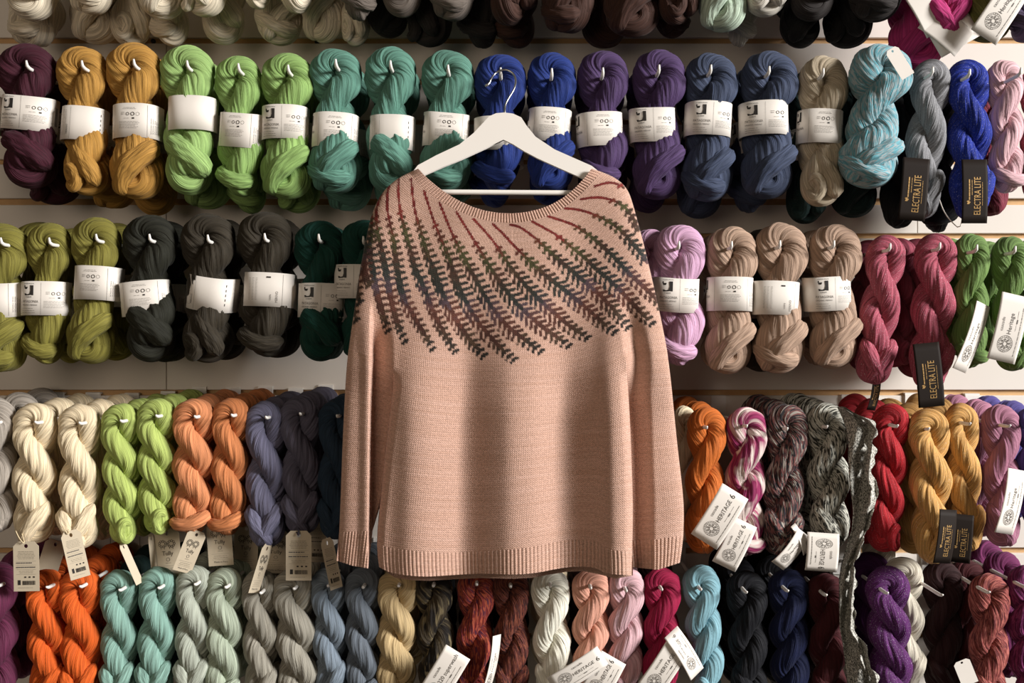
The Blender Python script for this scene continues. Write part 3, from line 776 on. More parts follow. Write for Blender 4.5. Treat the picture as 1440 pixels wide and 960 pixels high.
for n, (h, c, px, py, w, top, bot, pr, sh, bk) in enumerate(ROW3):
    e = skein(3, h+', '+R3, c, px, py, w, top, bot, pr, -.012 if h.startswith('left gold') else 0, sh)
    ppx = next((v for k_, v in PX3.items() if h.startswith(k_)), px)
    peg(ppx, py-1, 'white peg through the '+h, -.062 if ppx != px else -.049, .3)
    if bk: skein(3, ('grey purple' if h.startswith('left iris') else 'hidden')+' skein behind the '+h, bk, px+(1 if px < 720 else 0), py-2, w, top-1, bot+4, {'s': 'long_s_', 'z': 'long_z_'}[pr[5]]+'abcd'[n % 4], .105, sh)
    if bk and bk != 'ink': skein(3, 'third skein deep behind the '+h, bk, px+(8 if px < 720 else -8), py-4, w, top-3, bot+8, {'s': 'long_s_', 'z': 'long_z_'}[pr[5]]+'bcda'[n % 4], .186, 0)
    T = lambda px_, py_, a, y=-.03, w_=36, h_=70, pr_=PR_TB, yaw=0: add_card(e, CARD_T, pr_, m_kraft, px_, py_, a, y, w_, h_, TW, TH, 'hang_tag', yaw, 0, 'kraft card swing tag')
    if h.startswith('left cream'):
        T(37, 796, -1, -.05); add_string(e, [(22, 746, -.05), (27, 757, -.055), (35, 766, -.056), (33, 757, -.05), (30, 748, -.04)])
    if h.startswith('right cream'):
        T(106, 779, -13, -.05, 26, 68, PR_TB, 25); add_string(e, [(88, 740, -.05), (92, 747, -.056), (97, 752, -.056), (96, 744, -.05)])
        T(70, 790, 18, .07, 30, 64, None)
    if h.startswith('left lime'): T(184, 792, -24, -.02, 12, 62, None, 55)
    if h.startswith('right lime'): T(236, 778, -4, .03, 36, 70, PR_TF); T(215, 782, -6, .02, 10, 62, None, 60)
    if h.startswith('left orange'): T(267, 775, 22, -.02, 26, 62, PR_TF, 20)
    if h.startswith('right orange'): T(309, 762, -4, .01, 35, 66, PR_TF); T(346, 770, 2, .09, 34, 66, PR_TF)
    if h.startswith('left iris'): T(367, 799, 17, -.03, 17, 72, PR_TF, 45)
    if h.startswith('right slate'):
        T(420, 781, 0, -.045); add_string(e, [(419, 742, -.04), (420, 748, -.05), (420, 753, -.052), (417, 748, -.045)], .0016, YARN['slate'])
        T(388, 776, 2, .06, 40, 60, PR_TF); T(444, 760, 2, .05, 30, 60, PR_TB)
    if h.startswith('dark ink'): T(466, 792, -12, -.035, 19, 72, PR_TB, 35)
    if h.startswith('tangerine'): card_H(e, 1012, 726, 32, -.066, 43, 84); card_H(e, 968, 680, 22, .03, 36, 70, None)
    if h.startswith('magenta'): card_H(e, 1033, 765, 26, -.045, 36, 70)
    if h.startswith('dark flecked'): card_H(e, 1112, 772, 38, -.05, 30, 60, PR_H, 30); card_H(e, 1124, 758, -24, -.045, 12, 44, None, 40)
    if h.startswith('black and white'): card_H(e, 1156, 776, 184, -.055, 45, 54)
    if h.startswith('left gold'): add_card(e, CARD_E, PR_E, m_brown, 1329, 754, 7, -.07, 30, 76, EW, EH, 'brand_card', 18, 0, 'dark brown card with gold lettering')
    if h.startswith('right gold'): add_card(e, CARD_E, PR_E, m_brown, 1352, 757, 5, -.058, 28, 68, EW, EH, 'brand_card', -10, 0, 'dark brown card with gold lettering')
    if h.startswith('mauve'): card_H(e, 1421, 705, 12, -.06, 34, 92, PR_H, 20)
skein(3, 'cream skein peeping out right of the sweater sleeve', 'cream', 962, 602, 40, 570, 760, 'long_z_a', .04, 0)

R4 = 'in the bottom row'
ROW4 = [
 ('plum red skein at the left edge', 'plum2', -4, 822, 64, 790, 985, 'long_z_a', 0, 'plum2'),
 ('left blaze orange skein', 'blaze', 66, 824, 58, 800, 990, 'long_s_a', 4, 'blaze'),
 ('right blaze orange skein', 'blaze', 113, 823, 60, 798, 990, 'long_s_c', 4, 'blaze'),
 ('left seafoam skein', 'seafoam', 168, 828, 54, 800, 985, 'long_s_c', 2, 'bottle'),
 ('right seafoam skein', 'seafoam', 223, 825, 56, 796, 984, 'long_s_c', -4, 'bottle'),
 ('left sage grey skein', 'sage', 274, 820, 54, 794, 980, 'long_s_c', -2, 'sage'),
 ('right sage green skein', 'moss2', 317, 824, 56, 798, 985, 'long_s_b', -4, 'moss2'),
 ('left stone grey skein under the slanted tag', 'stone', 366, 832, 54, 800, 995, 'long_s_a', 4, 'stone'),
 ('right stone grey skein under the upright tag', 'stone', 413, 826, 62, 799, 1000, 'long_s_b', 10, 'stone'),
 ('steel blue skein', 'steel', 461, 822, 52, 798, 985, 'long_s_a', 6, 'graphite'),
 ('graphite skein under the left cuff', 'graphite', 510, 824, 52, 798, 985, 'long_s_b', 0, 'graphite'),
 ('honey beige skein under the sweater hem', 'honey', 560, 822, 60, 800, 990, 'long_s_b', -4, 'honey'),
 ('black brown flecked skein', 'nightmix', 609, 822, 56, 800, 985, 'long_z_a', 6, 'shadow'),
 ('ember red flecked skein', 'ember', 670, 820, 54, 798, 1000, 'long_z_a', -6, 'russet'),
 ('dark russet skein', 'russet', 718, 823, 54, 799, 990, 'long_z_c', 2, 'shadow'),
 ('ivory white skein under the hem', 'ivory', 774, 822, 56, 800, 990, 'long_z_c', 4, 'cream'),
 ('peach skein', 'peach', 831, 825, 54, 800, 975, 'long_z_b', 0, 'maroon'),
 ('blush pink skein', 'blush', 881, 829, 54, 799, 985, 'long_z_d', -4, 'blush'),
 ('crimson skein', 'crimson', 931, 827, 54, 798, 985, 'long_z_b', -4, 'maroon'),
 ('sky blue skein', 'sky', 986, 827, 54, 794, 985, 'long_z_d', 10, None),
 ('black skein right of the sky blue one', 'black', 1050, 831, 58, 802, 995, 'long_z_a', 4, 'black'),
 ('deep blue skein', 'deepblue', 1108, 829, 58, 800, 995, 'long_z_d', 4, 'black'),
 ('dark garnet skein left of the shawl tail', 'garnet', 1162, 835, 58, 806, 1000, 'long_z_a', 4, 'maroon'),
 ('sparkly purple skein right of the shawl tail', 'purple', 1248, 832, 62, 796, 1005, 'long_s_d', 8, 'purple'),
 ('oyster white skein set back on its peg', 'oyster', 1285, 826, 58, 792, 985, 'long_s_a', 2, None),
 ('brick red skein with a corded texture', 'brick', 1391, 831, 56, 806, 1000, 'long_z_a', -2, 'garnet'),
 ('dark berry skein at the right edge', 'deepberry', 1444, 824, 56, 794, 985, 'long_z_d', 4, 'berry'),
]
for n, (h, c, px, py, w, top, bot, pr, sh, bk) in enumerate(ROW4):
    yd = .055 if h.startswith('oyster') else 0
    e = skein(4, h+', '+R4, c, px, py, w, top, bot, pr, yd, sh)
    ppx, ppy = (1325, 835) if yd else (px, py)
    peg(ppx, ppy-1, 'white peg through the '+h, -.062 if ppx != px or px > 1040 else -.049, .3)
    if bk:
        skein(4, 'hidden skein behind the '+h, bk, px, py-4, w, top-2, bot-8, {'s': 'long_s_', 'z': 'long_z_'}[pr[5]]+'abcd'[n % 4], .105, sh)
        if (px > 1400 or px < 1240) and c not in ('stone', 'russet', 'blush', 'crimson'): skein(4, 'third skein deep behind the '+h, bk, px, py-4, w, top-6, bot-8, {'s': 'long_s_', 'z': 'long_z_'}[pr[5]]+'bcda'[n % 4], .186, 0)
    if h.startswith('black brown'): card_H(e, 622, 952, 32, -.066, 40, 84, PR_SW)
    if h.startswith('ember'): card_H(e, 690, 935, 12, -.045, 20, 86, PR_H, 55)
    if h.startswith('ivory'): card_H(e, 812, 943, 58, -.07, 30, 84)
    if h.startswith('peach'): card_H(e, 848, 950, 30, -.05, 40, 60, PR_H6)
    if h.startswith('crimson'): card_H(e, 932, 940, 34, -.055, 36, 84, PR_H6)
    if h.startswith('sky'): card_H(e, 962, 918, -32, -.05, 28, 70, PR_H6, 30)
    if h.startswith('brick'): add_card(e, CARD_T, None, m_paper, 1358, 945, -22, -.03, 24, 36, TW, TH, 'hang_tag', label='small off-white swing tag')
skein(4, 'white skein peeping out above the oyster one', 'oyster', 1268, 800, 50, 770, 960, 'long_s_b', .13, 0)
skein(4, 'dark maroon skein left of the brick red one, set back', 'maroon', 1345, 835, 58, 800, 995, 'long_z_a', .07, 0)

R0 = 'hanging into the top of the picture'
ROW0 = [  # handle, colour, x, bottom, width, y
 ('first cream white skein from the left', 'cloud', 52, 29, 80, -.0), ('second cream white skein from the left', 'cloud', 130, 20, 66, 0),
 ('third cream white skein, middle of the whites', 'cloud', 220, 27, 72, 0), ('fourth cream white skein', 'cloud', 292, 24, 70, 0),
 ('fifth cream white skein', 'cloud', 358, 13, 64, 0), ('sixth cream white skein beside the ash ones', 'cloud', 424, 19, 62, 0),
 ('back cream white skein, dimmest at the left end', 'cloud', 20, 47, 80, .105), ('back cream white skein with a round foot', 'cloud', 100, 44, 76, .105),
 ('back cream white skein with a fringed foot', 'cloud', 160, 48, 70, .105), ('back cream white skein above the seam', 'cloud', 214, 47, 66, .105),
 ('back cream white skein left of a dark gap', 'cloud', 300, 45, 74, .105), ('back cream white skein right of a dark gap', 'cloud', 376, 45, 74, .105),
 ('back cream white skein, second from the ash', 'cloud', 436, 42, 66, .105), ('back cream white skein touching the ash', 'cloud', 492, 47, 50, .105),
 ('left ash brown skein', 'ash', 500, 29, 70, 0), ('middle ash brown skein', 'ash', 572, 25, 66, 0), ('right ash brown skein', 'ash', 636, 29, 66, 0),
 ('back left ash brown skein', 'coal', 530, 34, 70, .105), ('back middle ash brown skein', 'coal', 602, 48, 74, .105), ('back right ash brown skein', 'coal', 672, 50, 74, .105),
 ('first cocoa brown skein', 'cocoa', 722, 36, 74, 0), ('second cocoa brown skein', 'cocoa', 800, 46, 76, 0), ('third cocoa brown skein, hanging lowest', 'cocoa', 882, 52, 86, 0),
 ('fourth cocoa brown skein', 'cocoa', 952, 35, 66, 0), ('dark skein behind the first cocoa', 'cocoa', 724, 50, 74, .105),
 ('dark skein behind the third cocoa', 'cocoa', 862, 50, 84, .105), ('dark skein behind the fourth cocoa', 'cocoa', 956, 34, 64, .105),
 ('pale mint skein', 'mint', 1010, 45, 72, 0), ('fog grey skein', 'fog', 1078, 24, 74, 0), ('fog grey skein low behind the mint', 'fog', 1052, 48, 60, .105),
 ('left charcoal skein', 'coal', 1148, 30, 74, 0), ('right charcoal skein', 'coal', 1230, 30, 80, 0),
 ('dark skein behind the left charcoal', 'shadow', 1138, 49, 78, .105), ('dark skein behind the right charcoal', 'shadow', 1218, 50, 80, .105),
]
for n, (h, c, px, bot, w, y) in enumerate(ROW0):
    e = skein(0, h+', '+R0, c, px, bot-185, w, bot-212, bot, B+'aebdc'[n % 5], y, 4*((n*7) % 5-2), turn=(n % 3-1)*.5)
    if y == 0: peg(px, bot-186, 'white peg above the frame holding the '+h)
e = skein(0, 'magenta skein with white labels, '+R0, 'magenta', 1330, -120, 74, -146, 58, 'long_s_c', 0, -4)
card_H(e, 1330, 42, -52, -.03, 44, 66, None); card_H(e, 1300, 12, -30, -.03, 36, 76, None); card_H(e, 1342, 48, 60, -.022, 40, 64, None)
peg(1330, -121, 'white peg above the frame holding the magenta skein')
skein(0, 'dark magenta skein behind the magenta one, '+R0, 'magenta', 1312, -110, 92, -140, 84, 'band_b', .09, 0)
e = skein(0, 'fern green skein with a white label, '+R0, 'fern', 1388, -130, 72, -150, 60, 'long_z_c', 0, 0)
card_H(e, 1409, 12, 33, -.066, 42, 96, PR_H); peg(1392, -131, 'white peg above the frame holding the fern green skein')
skein(0, 'grape purple skein at the top right corner', 'grape', 1444, -130, 64, -150, 60, 'long_z_b', 0, 0)
peg(1444, -131, 'white peg above the frame holding the grape skein')

# ------------------------------------------------------------------ sweater
def knit_mat(name, attr, rib=False):
    t = NT(name)
    uv = t.n('ShaderNodeUVMap'); sx = t.n('ShaderNodeSeparateXYZ'); t.l(uv.outputs[0], sx.inputs[0])
    u, v = sx.outputs[0], sx.outputs[1]
    a = t.math('PINGPONG', u, .5)                       # 0 at the wale edge, .5 in the middle of the stitch
    b = t.math('ADD', v, t.math('MULTIPLY', a, -1.1))
    leg = t.math('SINE', t.math('MULTIPLY', b, 2*PI))
    wale = t.math('SINE', t.math('MULTIPLY', t.math('PINGPONG', t.math('ADD', u, 0), .5), 2*PI))
    h = t.math('ADD', t.math('MULTIPLY', leg, .5), t.math('MULTIPLY', wale, .8))
    nz = t.n('ShaderNodeTexNoise'); nz.inputs['Scale'].default_value = 1.0; nz.inputs['Detail'].default_value = 3
    mp = t.n('ShaderNodeMapping'); mp.inputs['Scale'].default_value = (.9, .9, 1); t.l(uv.outputs[0], mp.inputs[0]); t.l(mp.outputs[0], nz.inputs['Vector'])
    h2 = t.math('ADD', h, t.math('MULTIPLY', nz.outputs[0], 1.6))
    bp = t.n('ShaderNodeBump'); bp.inputs['Strength'].default_value = .55; bp.inputs['Distance'].default_value = .0016
    t.l(h2, bp.inputs['Height']); t.l(bp.outputs[0], t.b.inputs['Normal'])
    # hand-dyed tone: streaks that follow the rows
    n2 = t.n('ShaderNodeTexNoise'); n2.inputs['Scale'].default_value = 1.; n2.inputs['Detail'].default_value = 4
    m2 = t.n('ShaderNodeMapping'); m2.inputs['Scale'].default_value = (.03, .6, 1); t.l(uv.outputs[0], m2.inputs[0]); t.l(m2.outputs[0], n2.inputs['Vector'])
    n3 = t.n('ShaderNodeTexNoise'); n3.inputs['Scale'].default_value = 1.; n3.inputs['Detail'].default_value = 1
    m3 = t.n('ShaderNodeMapping'); m3.inputs['Scale'].default_value = (1.0, 1.0, 1); t.l(uv.outputs[0], m3.inputs[0]); t.l(m3.outputs[0], n3.inputs['Vector'])
    A, Bc = lin((200, 160, 140)), lin((210, 171, 153))
    base = t.mix(t.ramp(n2.outputs[0], [(.35, 0.), (.65, 1.)]), A, Bc)
    base = t.mix(t.math('MULTIPLY', t.ramp(n3.outputs[0], [(.35, 1.), (.6, 0.)]), .35), base, tuple(x*.55 for x in A))
    if attr:
        at = t.n('ShaderNodeAttribute'); at.attribute_name = 'motif'
        base = t.mix(at.outputs['Alpha'], base, at.outputs['Color'])
    t.l(base, t.b.inputs['Base Color'])
    t.b.inputs['Roughness'].default_value = .9; t.b.inputs['Specular IOR Level'].default_value = .15
    t.b.inputs['Sheen Weight'].default_value = .15
    return t.m
m_knit = knit_mat('knit_stockinette', False); m_yoke = knit_mat('knit_colourwork', True)

NECK = [(588, 237), (600, 250), (622, 268), (648, 284), (675, 295), (703, 300), (730, 300), (760, 294), (785, 283), (806, 267), (821, 251), (832, 237)]
NECK2 = [(575, 242.5), (590, 260), (612, 279), (640, 295), (670, 307), (702, 313), (731, 313), (762, 307), (790, 295), (812, 278), (830, 259), (846, 241.5)]
LSIL = [(575, 242.5), (560, 250), (545, 262), (534, 276), (526, 292), (520, 310), (513, 342), (506, 380), (499, 430), (493, 470), (490, 492)]
RSIL = [(846, 241.5), (862, 248), (876, 258), (885, 271), (891, 290), (897, 312), (906, 345), (917, 392), (928, 440), (935, 475), (938, 492)]
YBOT = [(490, 492), (524, 502), (552, 516), (580, 526), (640, 532), (720, 534), (800, 530), (850, 518), (880, 500), (908, 494), (938, 492)]
LSL_OUT = [(490, 492), (487, 520), (484, 570), (481, 640), (479, 700), (477, 748)]
RSL_OUT = [(938, 492), (943, 530), (948, 580), (953, 630), (959, 680), (962, 715), (961, 752)]
BODY_L = [(552, 516), (553, 545), (548, 580), (541, 640), (535, 700), (531, 740), (530, 764)]
BODY_R = [(880, 500), (883, 540), (886, 590), (888, 640), (890, 700), (890, 740), (889, 774)]
HEM_T = [(530, 764), (552, 771), (580, 774), (620, 777), (660, 776), (700, 774), (735, 771), (765, 765), (790, 760), (815, 758), (838, 760), (848, 770), (870, 775), (889, 774)]
HEM_B = [(533, 797), (548, 805), (572, 809), (600, 811), (640, 808), (680, 806), (720, 808), (752, 806), (790, 798), (820, 796), (840, 799), (850, 806), (870, 808), (890, 809)]
def sstep(a, b, x): t = np.clip((x-a)/(b-a), 0, 1); return t*t*(3-2*t)
def dist_poly(x, y, poly):
    p = np.array(poly, float); d = np.full(x.shape, 1e9)
    for (ax, ay), (bx, by) in zip(p[:-1], p[1:]):
        L2 = (bx-ax)**2+(by-ay)**2; t = np.clip(((x-ax)*(bx-ax)+(y-ay)*(by-ay))/L2, 0, 1)
        d = np.minimum(d, np.hypot(x-ax-t*(bx-ax), y-ay-t*(by-ay)))
    return d
def xat(poly, y):
    p = np.array(poly, float); o = np.argsort(p[:, 1]); return np.interp(y, p[o, 1], p[o, 0])
BACK_Y = -.082
EDGE_Y = -.100
FRONT_Y = -.118
def edge_curl(d, r, dep): t = np.clip(1-d/r, 0, 1); return dep*(1-np.sqrt(np.clip(1-t*t, 0, 1)))
def folds(x, y):
    """the pleats of the hanging front, metres towards the viewer"""
    r = sstep(330, 620, y)
    xs = np.array([520, 552, 575, 600, 640, 655, 690, 718, 750, 785, 800, 840, 862, 880, 900])
    hs = np.array([.006, .006, .014, .013, .004, -.001, .010, .017, .014, .003, .000, .011, .022, .018, .018])
    fine = np.linspace(xs[0], xs[-1], 400); hv = np.interp(fine, xs, hs)
    for _ in range(15): hv = np.convolve(np.pad(hv, 4, 'edge'), np.ones(9)/9, 'valid')
    lean = (y-640)*.035*np.sign(x-720)*np.clip(np.abs(x-720)/160, 0, 1)
    a = np.interp(x-lean*.6, fine, hv)*2.7
    up = sstep(250, 330, y)*(1-sstep(420, 560, y))
    # soft drag lines that run from the shoulders down into the yoke
    w = x-.55*(y-300)*np.where(x > 720, .25, -.25)
    b = .0030*np.sin((w-640)/38.)+.0020*np.sin((w-640)/17.+1.)
    ripple = .0008*np.sin(y/9.+.02*x)*np.sin(x/47.)
    return r*a+up*b+ripple
def depth_yoke(x, y):
    d = np.minimum(dist_poly(x, y, LSIL), dist_poly(x, y, RSIL))
    D = FRONT_Y+edge_curl(d, 30, EDGE_Y-FRONT_Y)-folds(x, y)
    # left sleeve fold and right sleeve drop
    g = sstep(415, 500, y); D = D+g*.030*sstep(520, 526, x)*(1-sstep(528, 556, x))-g*.008*sstep(500, 518, x)*(1-sstep(519, 524, x))
    xr = xat([(862, 380), (868, 430), (876, 470), (880, 500)], y)
    g2 = sstep(385, 500, y); D = D+g2*.024*sstep(-4, 16, x-xr)*(1-sstep(12, 40, x-xr))
    return D
def depth_body(x, y):
    d = np.minimum(np.abs(x-xat(BODY_L, y)), np.abs(x-xat(BODY_R, y)))
    return FRONT_Y-folds(x, y)+edge_curl(d, 13, .030)*sstep(515, 545, y)
def depth_sl_l(x, y):
    d = np.abs(x-xat(LSL_OUT, y))
    D = FRONT_Y+edge_curl(d, 26, EDGE_Y-FRONT_Y)-folds(x, y)*(1-sstep(495, 560, y))
    xe = xat([(524, 480), (523, 560), (522, 640), (521, 750)], y)
    g = sstep(415, 500, y)
    return D+g*.030*sstep(-4, 3, x-xe)*(1-sstep(5, 33, x-xe)*(1-sstep(515, 560, y)))-g*.008*sstep(-20, -6, x-xe)*(1-sstep(-5, 0, x-xe))
def depth_sl_r(x, y):
    d = np.abs(x-xat(RSL_OUT, y))
    D = FRONT_Y+edge_curl(d, 28, EDGE_Y-FRONT_Y)-folds(x, y)*(1-sstep(495, 600, y))-.004*sstep(500, 600, y)
    xb = xat([(880, 500), (886, 590), (890, 700), (890, 800)], y)
    g = sstep(495, 570, y); u = x-xb
    return D+.024*((1-g)*sstep(-4, 16, u)*(1-sstep(12, 40, u))+g*(1-sstep(6, 34, u)))+sstep(540, 620, y)*.002*np.sin(y/23.)
def sheet(name, top, bottom, left, right, depth, nc, nrow, stitches, rows, parent, mat, nback=14, back_drop=0, rib=0, motif=None, v0=0.):
    """a closed knitted tube: front sheet in front of a plain back sheet, both following the same outline"""
    T = resample(top, nc) if not isinstance(top, np.ndarray) else top; Bm = resample(bottom, nc) if not isinstance(bottom, np.ndarray) else bottom
    t = np.linspace(0, 1, nrow)[:, None]; s = np.linspace(0, 1, nc)[None, :]
    Lc, Rc = smooth_line(left, nrow, 2), smooth_line(right, nrow, 2)
    out = []
    for k in (0, 1):
        Tk, Bk, L_, R_ = T[None, :, k], Bm[None, :, k], Lc[:, k][:, None], Rc[:, k][:, None]
        out.append((1-t)*Tk+t*Bk+(1-s)*L_+s*R_-((1-s)*(1-t)*T[0, k]+s*(1-t)*T[-1, k]+(1-s)*t*Bm[0, k]+s*t*Bm[-1, k]))
    X, Yp = out
    D = depth(X, Yp)
    if rib: D = D-.0022*np.abs(np.sin(PI*rib*s+0*t))**.7+.0012
    k = (D-CAM_Y)/FPX; V = np.stack([(X-CX)*k, D, CAM_Z-(Yp-CY)*k], -1)
    # back sheet
    ib = np.linspace(nc-1, 0, nback+2).round().astype(int)[1:-1]
    Xb, Yb = X[:, ib], Yp[:, ib]+back_drop*t
    mid = np.sin(np.linspace(0, PI, nback+2)[1:-1])[None, :]
    Db = np.full_like(Xb, EDGE_Y)+0*t+.020*np.sqrt(mid)
    kb = (Db-CAM_Y)/FPX; VB = np.stack([(Xb-CX)*kb, Db, CAM_Z-(Yb-CY)*kb], -1)
    # the two ends of the front meet the back plane
    V2 = np.concatenate([V, VB], 1); M = nc+nback
    i, j = np.meshgrid(np.arange(nrow-1), np.arange(M), indexing='ij')
    a = i*M+j; b = i*M+(j+1) % M; F = np.stack([a, (i+1)*M+j, (i+1)*M+(j+1) % M, b], -1).reshape(-1, 4)
    uf = np.broadcast_to(s*stitches, (nrow, nc)); ub = np.broadcast_to(np.linspace(stitches, 0, nback+2)[1:-1][None, :], (nrow, nback))
    uu = np.concatenate([uf, ub], 1); vv = np.broadcast_to(v0-t*rows, (nrow, M))
    me = mesh_np(name, V2.reshape(-1, 3), F, uv=np.stack([uu, vv], -1).reshape(-1, 2), mats=(mat,))
    if motif is not None:
        col = np.zeros((nrow, M, 4), np.float32); motif(X, Yp, col[:, :nc])
        ca = me.color_attributes.new('motif', 'FLOAT_COLOR', 'POINT'); ca.data.foreach_set('color', col.ravel())
    return obj(name, me, parent)
# --- the feather motif: spines read off the garment, leaflets hang from both sides
SPINES = [
 [(519, 302), (514, 330), (512, 360), (514, 385), (520, 402)], [(508, 352), (503, 385), (502, 410), (507, 428)], [(497, 420), (497, 440), (505, 458)],
 [(528, 272), (522, 300), (524, 330), (520, 345), (524, 375), (530, 405), (538, 440), (547, 469)],
 [(540, 262), (527, 296), (533, 337), (541, 366), (551, 422), (561, 461), (572, 483)],
 [(548, 254), (543, 283), (547, 310), (554, 337), (560, 382), (568, 422), (581, 442), (596, 468), (611, 494)],
 [(561, 246), (560, 282), (565, 307), (571, 328), (579, 355), (585, 382), (598, 407), (610, 440), (628, 475), (646, 501)],
 [(578, 252), (583, 299), (592, 324), (600, 355), (612, 382), (623, 414), (635, 438), (660, 478), (687, 506)],
 [(596, 268), (610, 312), (621, 337), (633, 366), (642, 393), (650, 414), (669, 449), (692, 476), (712, 497), (727, 508)],
 [(618, 285), (630, 315), (641, 340), (657, 370), (670, 395), (690, 430), (710, 456), (738, 478), (765, 496)],
 [(642, 298), (654, 318), (668, 340), (694, 384), (720, 420), (750, 450), (780, 472), (804, 488)],
 [(666, 308), (680, 323), (695, 340), (718, 376), (742, 405), (770, 432), (800, 458), (834, 479)],
 [(693, 315), (706, 327), (722, 345), (747, 369), (770, 390), (796, 409), (824, 432), (850, 456), (869, 468)],
 [(718, 316), (730, 318), (750, 332), (778, 358), (808, 384), (834, 406), (854, 424), (872, 446), (886, 463)],
 [(748, 311), (764, 320), (780, 328), (798, 343), (820, 360), (840, 380), (860, 396), (876, 412), (902, 440), (924, 460)],
 [(771, 304), (790, 310), (810, 317), (830, 332), (852, 350), (872, 370), (888, 388), (904, 402), (920, 418), (932, 432)],
 [(795, 293), (812, 294), (832, 300), (852, 309), (866, 318), (878, 328), (890, 343), (902, 356), (910, 368)],
 [(817, 280), (836, 277), (855, 279), (870, 285), (882, 294), (892, 310), (898, 324)],
 [(836, 262), (848, 258), (860, 256), (872, 260), (880, 266)],
]
SPINE_T = {0: (.25, .9), 1: (.45, .95), 2: (.7, 1), 16: (0, .62), 17: (0, .45), 18: (0, .25), 15: (0, .9)}
CSTOPS = [(0, (128, 44, 40)), (.16, (122, 44, 40)), (.22, (104, 62, 42)), (.27, (86, 84, 48)), (.33, (78, 74, 44)), (.38, (84, 54, 42)), (.46, (58, 56, 46)), (.56, (50, 56, 54)),
          (.62, (96, 76, 84)), (.70, (112, 66, 54)), (.80, (86, 52, 42)), (.86, (88, 66, 48)), (.93, (52, 46, 40)), (1, (44, 44, 40))]
def motif(X, Y, col):
    rng = np.random.default_rng(5)
    cs = np.array([lin(c) for _, c in CSTOPS]); ct = np.array([p for p, _ in CSTOPS])
    jx = rng.normal(0, .35, X.shape); jy = rng.normal(0, .35, X.shape)
    Xj, Yj = np.round(X/2.2)*2.2+.35*jx, Y+.5*jy
    def stroke(a, b, w, c):
        x0, x1, y0, y1 = min(a[0], b[0])-w-1, max(a[0], b[0])+w+1, min(a[1], b[1])-w-1, max(a[1], b[1])+w+1
        q = np.nonzero((Xj > x0) & (Xj < x1) & (Yj > y0) & (Yj < y1))
        if len(q[0]) == 0: return
        x, y = Xj[q], Yj[q]; L2 = (b[0]-a[0])**2+(b[1]-a[1])**2+1e-9
        t = np.clip(((x-a[0])*(b[0]-a[0])+(y-a[1])*(b[1]-a[1]))/L2, 0, 1)
        d = np.hypot(x-a[0]-t*(b[0]-a[0]), y-a[1]-t*(b[1]-a[1]))
        f = np.clip((w/2+.5-d)/.5, 0, 1)
        k = f > col[q[0], q[1], 3]
        col[q[0][k], q[1][k], :3] = c; col[q[0][k], q[1][k], 3] = f[k]
    for n, sp in enumerate(SPINES):
        p = smooth_line(sp, 200, 2); L = np.linalg.norm(np.diff(p, axis=0), axis=1).sum()
        t0, t1 = SPINE_T.get(n, (0, 1)); ph = rng.uniform(-.03, .03)
        steps = int(L/4.4); near = .7 if n < 7 or n > 14 else 1.
        for k in range(steps):
            u = k/steps; tt = t0+(t1-t0)*u
            i = int(u*199); a = p[i]; b = p[min(199, i+7)]
            cc = np.clip(tt+ph+rng.normal(0, .02), 0, 1)
            c = np.array([np.interp(cc, ct, cs[:, m]) for m in range(3)])*rng.uniform(.6, 1.1); c = .75*c+.25*np.array(lin((52, 44, 40)) if tt > .2 else c)
            w = np.interp(tt, [0, .2, .3, .5, .86, .93, 1], [3.2, 3.2, 3.8, 6.0, 5.2, 2.6, 1.9])
            if tt < .90: stroke(a, b, w, c)
            elif k % 2 == 0: stroke(a, a+np.array([1.5, 2.5]), 2.6, c)
            if k % 2 == 0 and tt > .19:
                g = np.interp(tt, [.19, .28, .45, .75, .88, 1], [.15, .45, 1, 1, .62, .25])*near*rng.uniform(.85, 1.12)
                stroke(a+(-1.5, 1), a+(-3.4, 1+13.5*g), 3.6, c*.9)                       # hangs straight down
                stroke(a+(1, -.5), a+(1+10.5*g, -.5-3.0*g), 4.1, c)                      # points right
sw = empty('knitted_sweater', P(710, 520, -.10))
tag(sw, 'pink knitted sweater with a dark feather-patterned yoke on a white hanger', 'sweater')
def loc(o): o.matrix_parent_inverse = Matrix.Translation(-sw.location); return o
yb = smooth_line(YBOT, 400, 2)
ia = int(np.argmin(np.hypot(yb[:, 0]-552, yb[:, 1]-516))); ibb = int(np.argmin(np.hypot(yb[:, 0]-880, yb[:, 1]-502)))
n2s = smooth_line(NECK2, 330, 2)
loc(sheet('yoke', n2s, resample(yb, 330), LSIL, RSIL, depth_yoke, 330, 190, 150, 95, sw, m_yoke, motif=motif))
loc(sheet('neckband', smooth_line(NECK, 480, 2), resample(n2s, 480), [(588, 237), (575, 242.5)], [(832, 237), (846, 241.5)],
          lambda x, y: depth_yoke(x, y)+.001, 480, 9, 150, 6, sw, m_knit, rib=76))
BODY_L[0] = tuple(yb[ia]); BODY_R[0] = tuple(yb[ibb])
hem_t = smooth_line(HEM_T, 260, 2)
loc(sheet('torso', resample(yb[ia:ibb+1], 260), hem_t, BODY_L, BODY_R, depth_body, 260, 150, 108, 82, sw, m_knit, v0=-95))
loc(sheet('hem_band', resample(hem_t, 520), smooth_line(HEM_B, 520, 2), [(530, 764), (531, 782), (533, 797)], [(889, 774), (890, 790), (890, 809)],
          depth_body, 520, 16, 108, 14, sw, m_knit, rib=66, back_drop=6))
lt = resample(yb[:ia+1], 70)
loc(sheet('sleeve', lt, [(477, 748), (500, 747), (524, 746)], LSL_OUT, [tuple(yb[ia]), (560, 545), (558, 580), (550, 640), (541, 690), (524, 746)], depth_sl_l, 70, 120, 20, 90, sw, m_knit, v0=-95))
